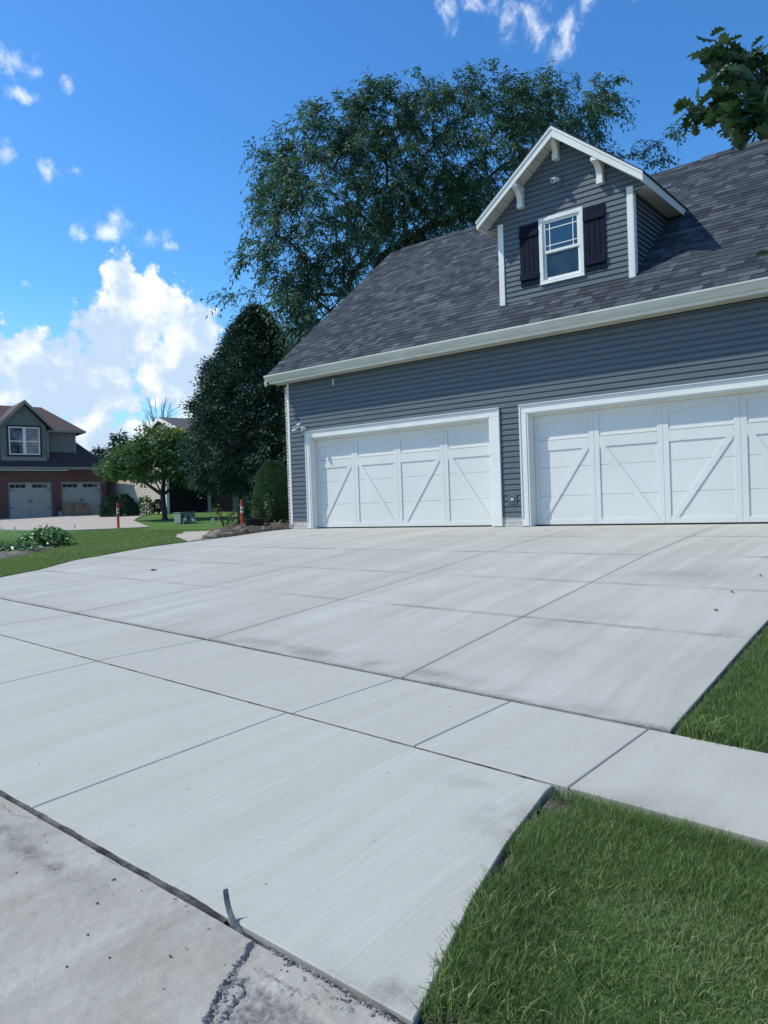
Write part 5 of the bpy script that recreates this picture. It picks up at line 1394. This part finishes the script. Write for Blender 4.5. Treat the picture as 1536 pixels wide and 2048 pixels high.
def build_brick_house():
    base = Vector((-34.9, 8.45, 0)); e = Vector((.2193, .9757, 0)); z0 = 0.0
    t = thing('brick_house', base, 'red brick house with grey gabled dormer and two taupe garage doors at the far left', 'house', rz=math.atan2(e.y, e.x))
    # local x along the front, y away from the camera (to the back), z up; ground at about .47
    G = .45
    w = MB(); xr = 6.42
    for x0, x1, za, zb in ((-7.5, .52, G - .2, 3.45), (3.06, 3.62, G - .2, 3.45), (6.15, xr, G - .2, 3.45), (.52, 3.06, 2.72, 3.45), (3.62, 6.15, 2.72, 3.45)): w.box(x0, x1, 0, .22, za, zb)
    w.box(xr - .22, xr, .22, 8, G - .2, 3.45); w.box(-7.5, xr - .22, 7.78, 8, G - .2, 3.45)
    w.build('brick_wall', M_redbrick, t)
    for x0, x1 in ((.52, 3.06), (3.62, 6.15)):
        d = MB(); d.box(x0 + .05, x1 - .05, .12, .16, G + .02, 2.67)
        for q in (1, 2, 3): pass
        dr = d.build('garage_door', M_greydoor, t)
        f = MB(); f.box(x0 + .001, x0 + .05, .03, .2, G, 2.719); f.box(x1 - .05, x1 - .001, .03, .2, G, 2.719); f.box(x0 + .051, x1 - .051, .03, .2, 2.67, 2.719); f.build('door_frame', M_taupe, dr, each=True)
        wd = x1 - x0
        for c in (x0 + wd * .22, x0 + wd * .725):
            for k in (-1, 0, 1):
                p = MB(); xc = c + k * .31; p.box(xc - .135, xc + .135, .105, .1195, 2.36, 2.575); p.build('door_window', M_glassdark, dr)
        h = MB()
        for za in (2.23, 1.13):
            for xa, s in ((x0 + .06, 1), (x1 - .06, -1)): h.prism([(xa, .105, za - .03), (xa + s * .42, .105, za), (xa, .105, za + .03)], (0, .013, 0))
        h.build('strap_hinge', M_black, dr, each=True)
        h = MB(); xm = (x0 + x1) / 2
        for s in (-.08, .08): h.box(xm + s - .02, xm + s + .02, .09, .118, 1.45, 1.63)
        h.build('handle', M_black, dr, each=True)
        m = MB()
        for za in (.98, 1.54, 2.10): m.box(x0 + .051, x1 - .051, .1195, .1205, za - .006, za + .006)
        m.box(xm - .008, xm + .008, .1188, .1200, G + .03, 2.33); m.build('panel_seam', M_taupe, dr, each=True)
    # lower roof, hipped at the right end
    ez, ey, sl = 3.66, -.42, .80
    r_ = MB(); A = (-8, ey, ez); B = (6.72, ey, ez); C = (4.6, 2.6, ez + 3.0 * sl); D = (-8, 2.6, ez + 3.0 * sl)
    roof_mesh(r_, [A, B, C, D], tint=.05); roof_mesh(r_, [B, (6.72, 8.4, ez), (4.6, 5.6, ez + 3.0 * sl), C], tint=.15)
    rf = r_.build('lower_roof', M_brownroof, t, tint=True)
    g = MB(); g.box(-8, 6.74, ey - .12, ey - .0, ez - .17, ez - .02); g.box(6.62, 6.74, ey + .001, 8, ez - .17, ez - .02); g.build('gutter', M_taupe, rf)
    s = MB(); s.box(-8, 6.6, ey + .001, 0, 3.46, 3.49); s.box(6.43, 6.6, .001, 8, 3.46, 3.49); s.build('soffit', M_taupe, rf)
    # upper storey
    u = MB(); u.box(-8, 4.83, .85, 7, 4.1, 6.05); up = u.build('upper_wall', M_greyshake, t)
    c = MB(); c.box(4.75, 4.86, .82, .849, 4.3, 6.0); c.build('corner_board', M_taupe, up)
    r_ = MB(); ez2 = 6.06; rz = 7.95
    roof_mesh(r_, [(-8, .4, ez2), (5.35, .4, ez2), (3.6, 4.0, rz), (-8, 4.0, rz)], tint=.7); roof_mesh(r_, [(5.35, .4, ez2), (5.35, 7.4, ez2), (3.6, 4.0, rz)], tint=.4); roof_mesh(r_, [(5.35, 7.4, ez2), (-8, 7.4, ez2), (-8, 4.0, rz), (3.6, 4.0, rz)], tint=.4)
    uf = r_.build('upper_roof', M_brownroof, t, tint=True)
    g = MB(); g.box(-8, 5.38, .3, .40, ez2 - .15, ez2 - .01); g.box(5.30, 5.38, .401, 7.3, ez2 - .15, ez2 - .01); g.box(-8, 5.29, .401, .85, ez2 - .13, ez2 - .10); g.build('gutter', M_taupe, uf)
    # front gable dormer
    d = MB(); dx0, dx1, pk = .20, 2.86, 1.60
    pts = [(dx0, .10, 4.05), (dx1, .10, 4.05), (dx1, .10, 6.25), (pk, .10, 7.55), (dx0, .10, 6.25)]
    d.prism(pts, (0, 2.2, 0)); dm = d.build('gable_wall', M_greyshake, t)
    r_ = MB(); py = -.22; by = 3.4; z_e = 6.08; zp = 7.80
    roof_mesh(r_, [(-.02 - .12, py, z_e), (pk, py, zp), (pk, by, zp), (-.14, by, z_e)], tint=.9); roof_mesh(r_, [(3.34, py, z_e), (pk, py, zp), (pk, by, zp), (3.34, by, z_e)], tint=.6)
    r_.build('gable_roof', M_brownroof, dm, tint=True)
    k = MB()
    for s, xe in ((-1, -.14), (1, 3.34)): k.prism([(pk + s * .001, py - .03, zp - .02), (xe, py - .03, z_e - .02), (xe, py - .03, z_e - .22), (pk + s * .001, py - .03, zp - .24)], (0, .028, 0))
    k.build('rake_board', M_taupe, dm)
    k = MB(); k.box(.20, 2.86, .07, .099, 4.05, 4.28); k.build('skirt_board', M_taupe, dm)
    q = MB(); wx0, wx1, wz0, wz1 = .66, 2.46, 4.42, 6.14
    q.box(wx0 - .10, wx0, .04, .099, wz0 - .1, wz1 + .1); q.box(wx1, wx1 + .10, .04, .099, wz0 - .1, wz1 + .1); q.box(wx0, wx1, .04, .099, wz1, wz1 + .1); q.box(wx0, wx1, .04, .099, wz0 - .1, wz0)
    wn = q.build('window_surround', M_maroon, t)
    f = MB(); a, b = wx0 + .001, wx1 - .001; m = (a + b) / 2
    for x0, x1 in ((a, a + .07), (m - .09, m + .09), (b - .07, b)): f.box(x0, x1, .05, .095, wz0 + .001, wz1 - .001)
    for x0, x1 in ((a + .071, m - .091), (m + .091, b - .071)):
        for za, zb in ((wz0 + .001, wz0 + .07), (5.22, 5.28), (wz1 - .07, wz1 - .001)): f.box(x0, x1, .05, .095, za, zb)
    f.build('frame', M_white, wn)
    for x0, x1 in ((a + .071, m - .091), (m + .091, b - .071)):
        for za, zb in ((wz0 + .071, 5.219), (5.281, wz1 - .071)): p = MB(); p.box(x0, x1, .075, .09, za, zb); p.build('pane', M_pane, wn)
    # downspout elbow
    k = MB(); k.tube([(3.25, -.2, 6.0), (3.1, .05, 5.92), (2.93, .08, 5.8), (2.93, .08, 4.2)], .045, 6); k.build('downspout', M_taupe, t)


M_pane = mat('painted reflection pane', (0.10, 0.13, 0.17), 0.06, (0.03, 0.04, 0.06), 1.3, 4, spec=0.9, lo=.42, hi=.58)  # mottled pale patches put reflections into the base colour
build_brick_house()


def build_bags():
    o = Vector((-34.9, 8.45, 0)); e = Vector((.2193, .9757, 0)).normalized(); n = Vector((-.9757, .2193, 0)); rz = math.atan2(e.y, e.x); r = np.random.default_rng(95)
    for i, (x, y, w, h, lab) in enumerate([(3.88, -.42, .62, .88, 'full brown paper yard bag nearest the brick pillar, leftmost of three'), (4.42, -.50, .48, .84, 'brown paper yard bag standing in the middle of three'), (4.90, -.40, .52, .80, 'brown paper yard bag at the right end of the three')]):
        p = o + e * x + n * (-y) * -1
        bm = bmesh.new(); bmesh.ops.create_cube(bm, size=1.0); bmesh.ops.subdivide_edges(bm, edges=bm.edges[:], cuts=5, use_grid_fill=True)
        for v in bm.verts:
            c = v.co; f = c.z + .5; k = 1 - .16 * max(0, f - .75) / .25 + .10 * math.sin(3 * f + i)
            v.co = Vector((c.x * w * k + .03 * math.sin(9 * c.y + 5 * f + i), c.y * .40 * k + .03 * math.sin(8 * c.x + 6 * f + 2 * i), f * h + .05 * math.sin(7 * c.x + 5 * c.y + i) * f))
        me = bpy.data.meshes.new('paper_bag'); bm.to_mesh(me); bm.free(); me.materials.append(M_paper)
        ob = bpy.data.objects.new('paper_bag', me); COL.objects.link(ob); ob.location = (p.x, p.y, .49); ob.rotation_euler = (0, 0, rz + .1 * i); tag(ob, lab, 'paper bag', 'paper bags by the garage door')
    p = o + e * 3.46 + n * -.30
    t = thing('bucket', (p.x, p.y, .49), 'small grey bucket standing beside the paper bags at the brick pillar', 'bucket')
    b = MB(); b.lathe([(.13, 0), (.16, .34), (.17, .35), (.155, .35), (.125, .02)], seg=16); b.build('bucket_body', M_bucket, t)
    b = MB(); b.tube([(.165 * math.cos(a), 0, .34 - .12 * math.sin(a)) for a in np.linspace(0, math.pi, 9)], .006, 5); b.build('handle', M_black, t)
build_bags()


def build_beige_house():
    # gable end lit by the sun; a porch stands in the shade to its right
    A = at(215, 1026, 47.0); B = at(335, 1023, 46.0)
    e = Vector((B[0] - A[0], B[1] - A[1], 0)); L = e.length; e.normalize()
    # the wall is turned towards the sun: its left end lies further off
    e = Vector((.985, -.17, 0)).normalized()
    o = Vector((B[0], B[1], 0)); rz = math.atan2(e.y, e.x)
    t = thing('beige_house', o, 'beige lap sided house with a sunlit gable behind the small tree', 'house', rz=rz)
    G = .42; W = 18.8; pk = 6.15; ez = 3.05
    # local x: 0 at the right corner of the sunlit wall, negative to the left; y back
    w = MB(); st = .13; nC = int((ez + .2 - G + .2) / st)
    xl = -W * .5
    def rz_(x): return pk - (pk - ez) / (W * .5) * abs(x + .05)
    xl = -W * .5; z = G - .2
    while z < pk - .1:
        x0 = xl; x1 = 0.0
        if z + st > ez: x0 = max(xl, -(pk - z - st) / (pk - ez) * W * .5 * 1.0 - .05)
        x1 = 0.0 if z < 5.2 else min(1.2, (pk - z - st) / (pk - ez) * W * .5)
        if z > 4.4: x1 = max(0.02, (pk - z - st) / (pk - ez) * W * .5 - .05)
        if x1 - x0 > .05: w.prism([(x0, -.022, z), (x0, .0, z + st), (x0, .03, z + st), (x0, .03, z)], (x1 - x0, 0, 0))
        z += st
    w.build('siding', M_beige, t)
    b = MB(); b.prism([(xl, .031, G - .3), (.0, .031, G - .3), (.0, .031, 4.4), (1.9, .031, 4.4), (-.05, .031, pk - .1), (xl, .031, ez)], (0, 8, 0)); b.build('wall_core', M_dark, t)
    c = MB(); c.box(-.06, .06, -.05, -.023, G - .2, 4.4); c.box(-.001 + .03, .07, -.0225, .12, G - .2, 4.4); c.build('corner_trim', M_white, t)
    r_ = MB(); k = (pk + .12 - ez) / (W * .5)
    for s in (-1, 1):
        xe = -.05 + s * (W * .5 + .35); zee = pk + .12 - k * (W * .5 + .35)
        roof_mesh(r_, [(-.05, -.35, pk + .12), (xe, -.35, zee), (xe, 8.4, zee), (-.05, 8.4, pk + .12)], th=.12, tint=.4)
    rf = r_.build('roof', M_greyroof, t, tint=True)
    k2 = MB()
    for s in (-1, 1):
        xe = -.05 + s * (W * .5 + .35); zee = pk + .12 - k * (W * .5 + .35)
        k2.prism([(-.05 + s * .001, -.39, pk + .10), (xe, -.39, zee - .02), (xe, -.39, zee - .24), (-.05 + s * .001, -.39, pk - .12)], (0, .035, 0))
    k2.build('rake_board', M_white, rf)
    # porch wing to the right, in the shade of the trees, square to the street corner
    dr_ = math.atan2(.631, .775) - rz
    def wing(mb, name, material, parent=None):
        ob = mb.build(name, material, t)
        ob.location = (.12, .35, 0); ob.rotation_euler = (0, 0, dr_)
        return ob
    q = MB(); q.box(0, 7.2, 1.9, 2.1, G - .2, 4.4); wing(q, 'porch_wall', M_redbrick)
    q = MB(); q.prism([(0, -.2, 2.72), (0, 2.2, 3.6), (0, 2.2, 3.45), (0, -.2, 2.58)], (5.2, 0, 0)); wing(q, 'porch_roof', M_taupe)
    q = MB(); q.box(0, 5.1, -.15, .05, 2.38, 2.57); wing(q, 'porch_beam', M_taupe)
    for x in (2.2, 4.75):
        q = MB(); q.box(x - .10, x + .10, -.16, .06, .5, 2.375); q.box(x - .15, x + .15, -.21, .11, .48, .56); wing(q, 'porch_column', M_taupe)
    q = MB(); q.box(3.2, 4.1, 1.84, 1.899, .55, 2.55); wing(q, 'front_door', M_greydoor)
    q = MB(); q.box(3.4, 3.9, 1.82, 1.839, 1.55, 2.35); wing(q, 'door_pane', M_pane)
    q = MB(); q.box(0, 6.0, -.3, 1.9, .25, .48); wing(q, 'porch_floor', M_tanconc)
build_beige_house()


# ------------------------------------------------------------------ oak reaching in at the right
def build_oak():
    r = np.random.default_rng(100)
    base = np.array([14.6, -5.0, float(gz(14.6, -5.0)) - .05])
    t = thing('oak_tree', base, 'oak whose lobed leaves hang into the picture over the right end of the roof', 'tree')
    tips = []
    for (u, v, d) in [(1405, 215, 4.6), (1425, 228, 4.55), (1432, 105, 4.7), (1450, 120, 4.7), (1460, 150, 4.6), (1475, 105, 4.8), (1440, 180, 4.5), (1455, 210, 4.5), (1470, 225, 4.5), (1450, 235, 4.4), (1480, 180, 4.6), (1490, 140, 4.7), (1500, 110, 4.8), (1510, 200, 4.6), (1495, 230, 4.5), (1480, 245, 4.4), (1500, 240, 4.5), (1520, 240, 4.5), (1530, 150, 4.8), (1530, 190, 4.7), (1525, 255, 4.5), (1540, 110, 4.9), (1545, 220, 4.6), (1560, 160, 4.8), (1575, 240, 4.6), (1590, 200, 4.8), (1562, 500, 4.4), (1600, 300, 4.6), (1620, 150, 5.0), (1445, 100, 4.7), (1470, 130, 4.7), (1400, 222, 4.6), (1385, 215, 4.65), (1500, 170, 4.7), (1515, 130, 4.8), (1460, 190, 4.6), (1520, 215, 4.6)]:
        tips.append(at(u, v, d))
    for i in range(60):
        tips.append(np.array([14.6, -5.0, 3.9]) + unit(r.normal(size=(1, 3)))[0] * np.array([1.3, 1.5, 1.3]) * r.uniform(.5, 1))
    C = np.array(tips)
    nodes, par, rad = branch_tree(r, base - base, np.array([-.15, -.2, 3.4]), C - base, .15, .004, .6)
    far = np.linalg.norm(nodes[:, :2], axis=1); rad = np.where(far > .5, np.minimum(rad, np.clip(.034 - .009 * far, .004, 1)), rad)
    wood_mesh('trunk', nodes, par, rad, M_bark, t)
    # lobed leaf outline along +y, midrib folded
    half = [(0, 0), (.03, .06), (.16, .10), (.11, .22), (.30, .33), (.17, .44), (.36, .60), (.20, .68), (.27, .84), (.10, .90), (0, 1.0)]
    nh = len(half); base_v = [(x, y, 0) for x, y in half]; tpl = []
    for x, y in half: tpl.append((0, y, 0))
    for x, y in half: tpl.append((x, y, .35 * x))
    for x, y in half: tpl.append((-x, y, .35 * x))
    tpl = np.array(tpl); quads = []
    for i in range(nh - 1): quads.append((i, nh + i, nh + i + 1, i + 1)); quads.append((i + 1, 2 * nh + i + 1, 2 * nh + i, i))
    quads = np.array(quads)
    V = []; F = []; T = []; n = 0
    for ci, c in enumerate(C - base):
        m = 8 if 29 <= ci < 37 else (3 if ci == 26 else 5 if ci < 2 else 10) if ci < 29 else 10
        for k in range(m):
            d = r.normal(size=3); d[2] = d[2] * .6 - .55; d[0] -= .35; d /= np.linalg.norm(d); nn = r.normal(size=3) * .6 + np.array([0, 0, 1.]); s = np.cross(d, nn); s /= np.linalg.norm(s); nn = np.cross(s, d)
            L = r.uniform(.09, .145); p = c + r.normal(0, .035, 3); bend = r.uniform(-.25, .1)
            q = tpl * L; z = q[:, 2] + bend * (tpl[:, 1] ** 2) * L
            V.append(p + q[:, :1] * s + q[:, 1:2] * d + z[:, None] * nn); F.append(quads + n); n += len(tpl); T += [float(np.clip(r.normal(.4, .2), 0, 1))] * len(tpl)
    np_mesh('crown', np.concatenate(V), [np.concatenate(F)], M_oak, t, tint=T)
build_oak()
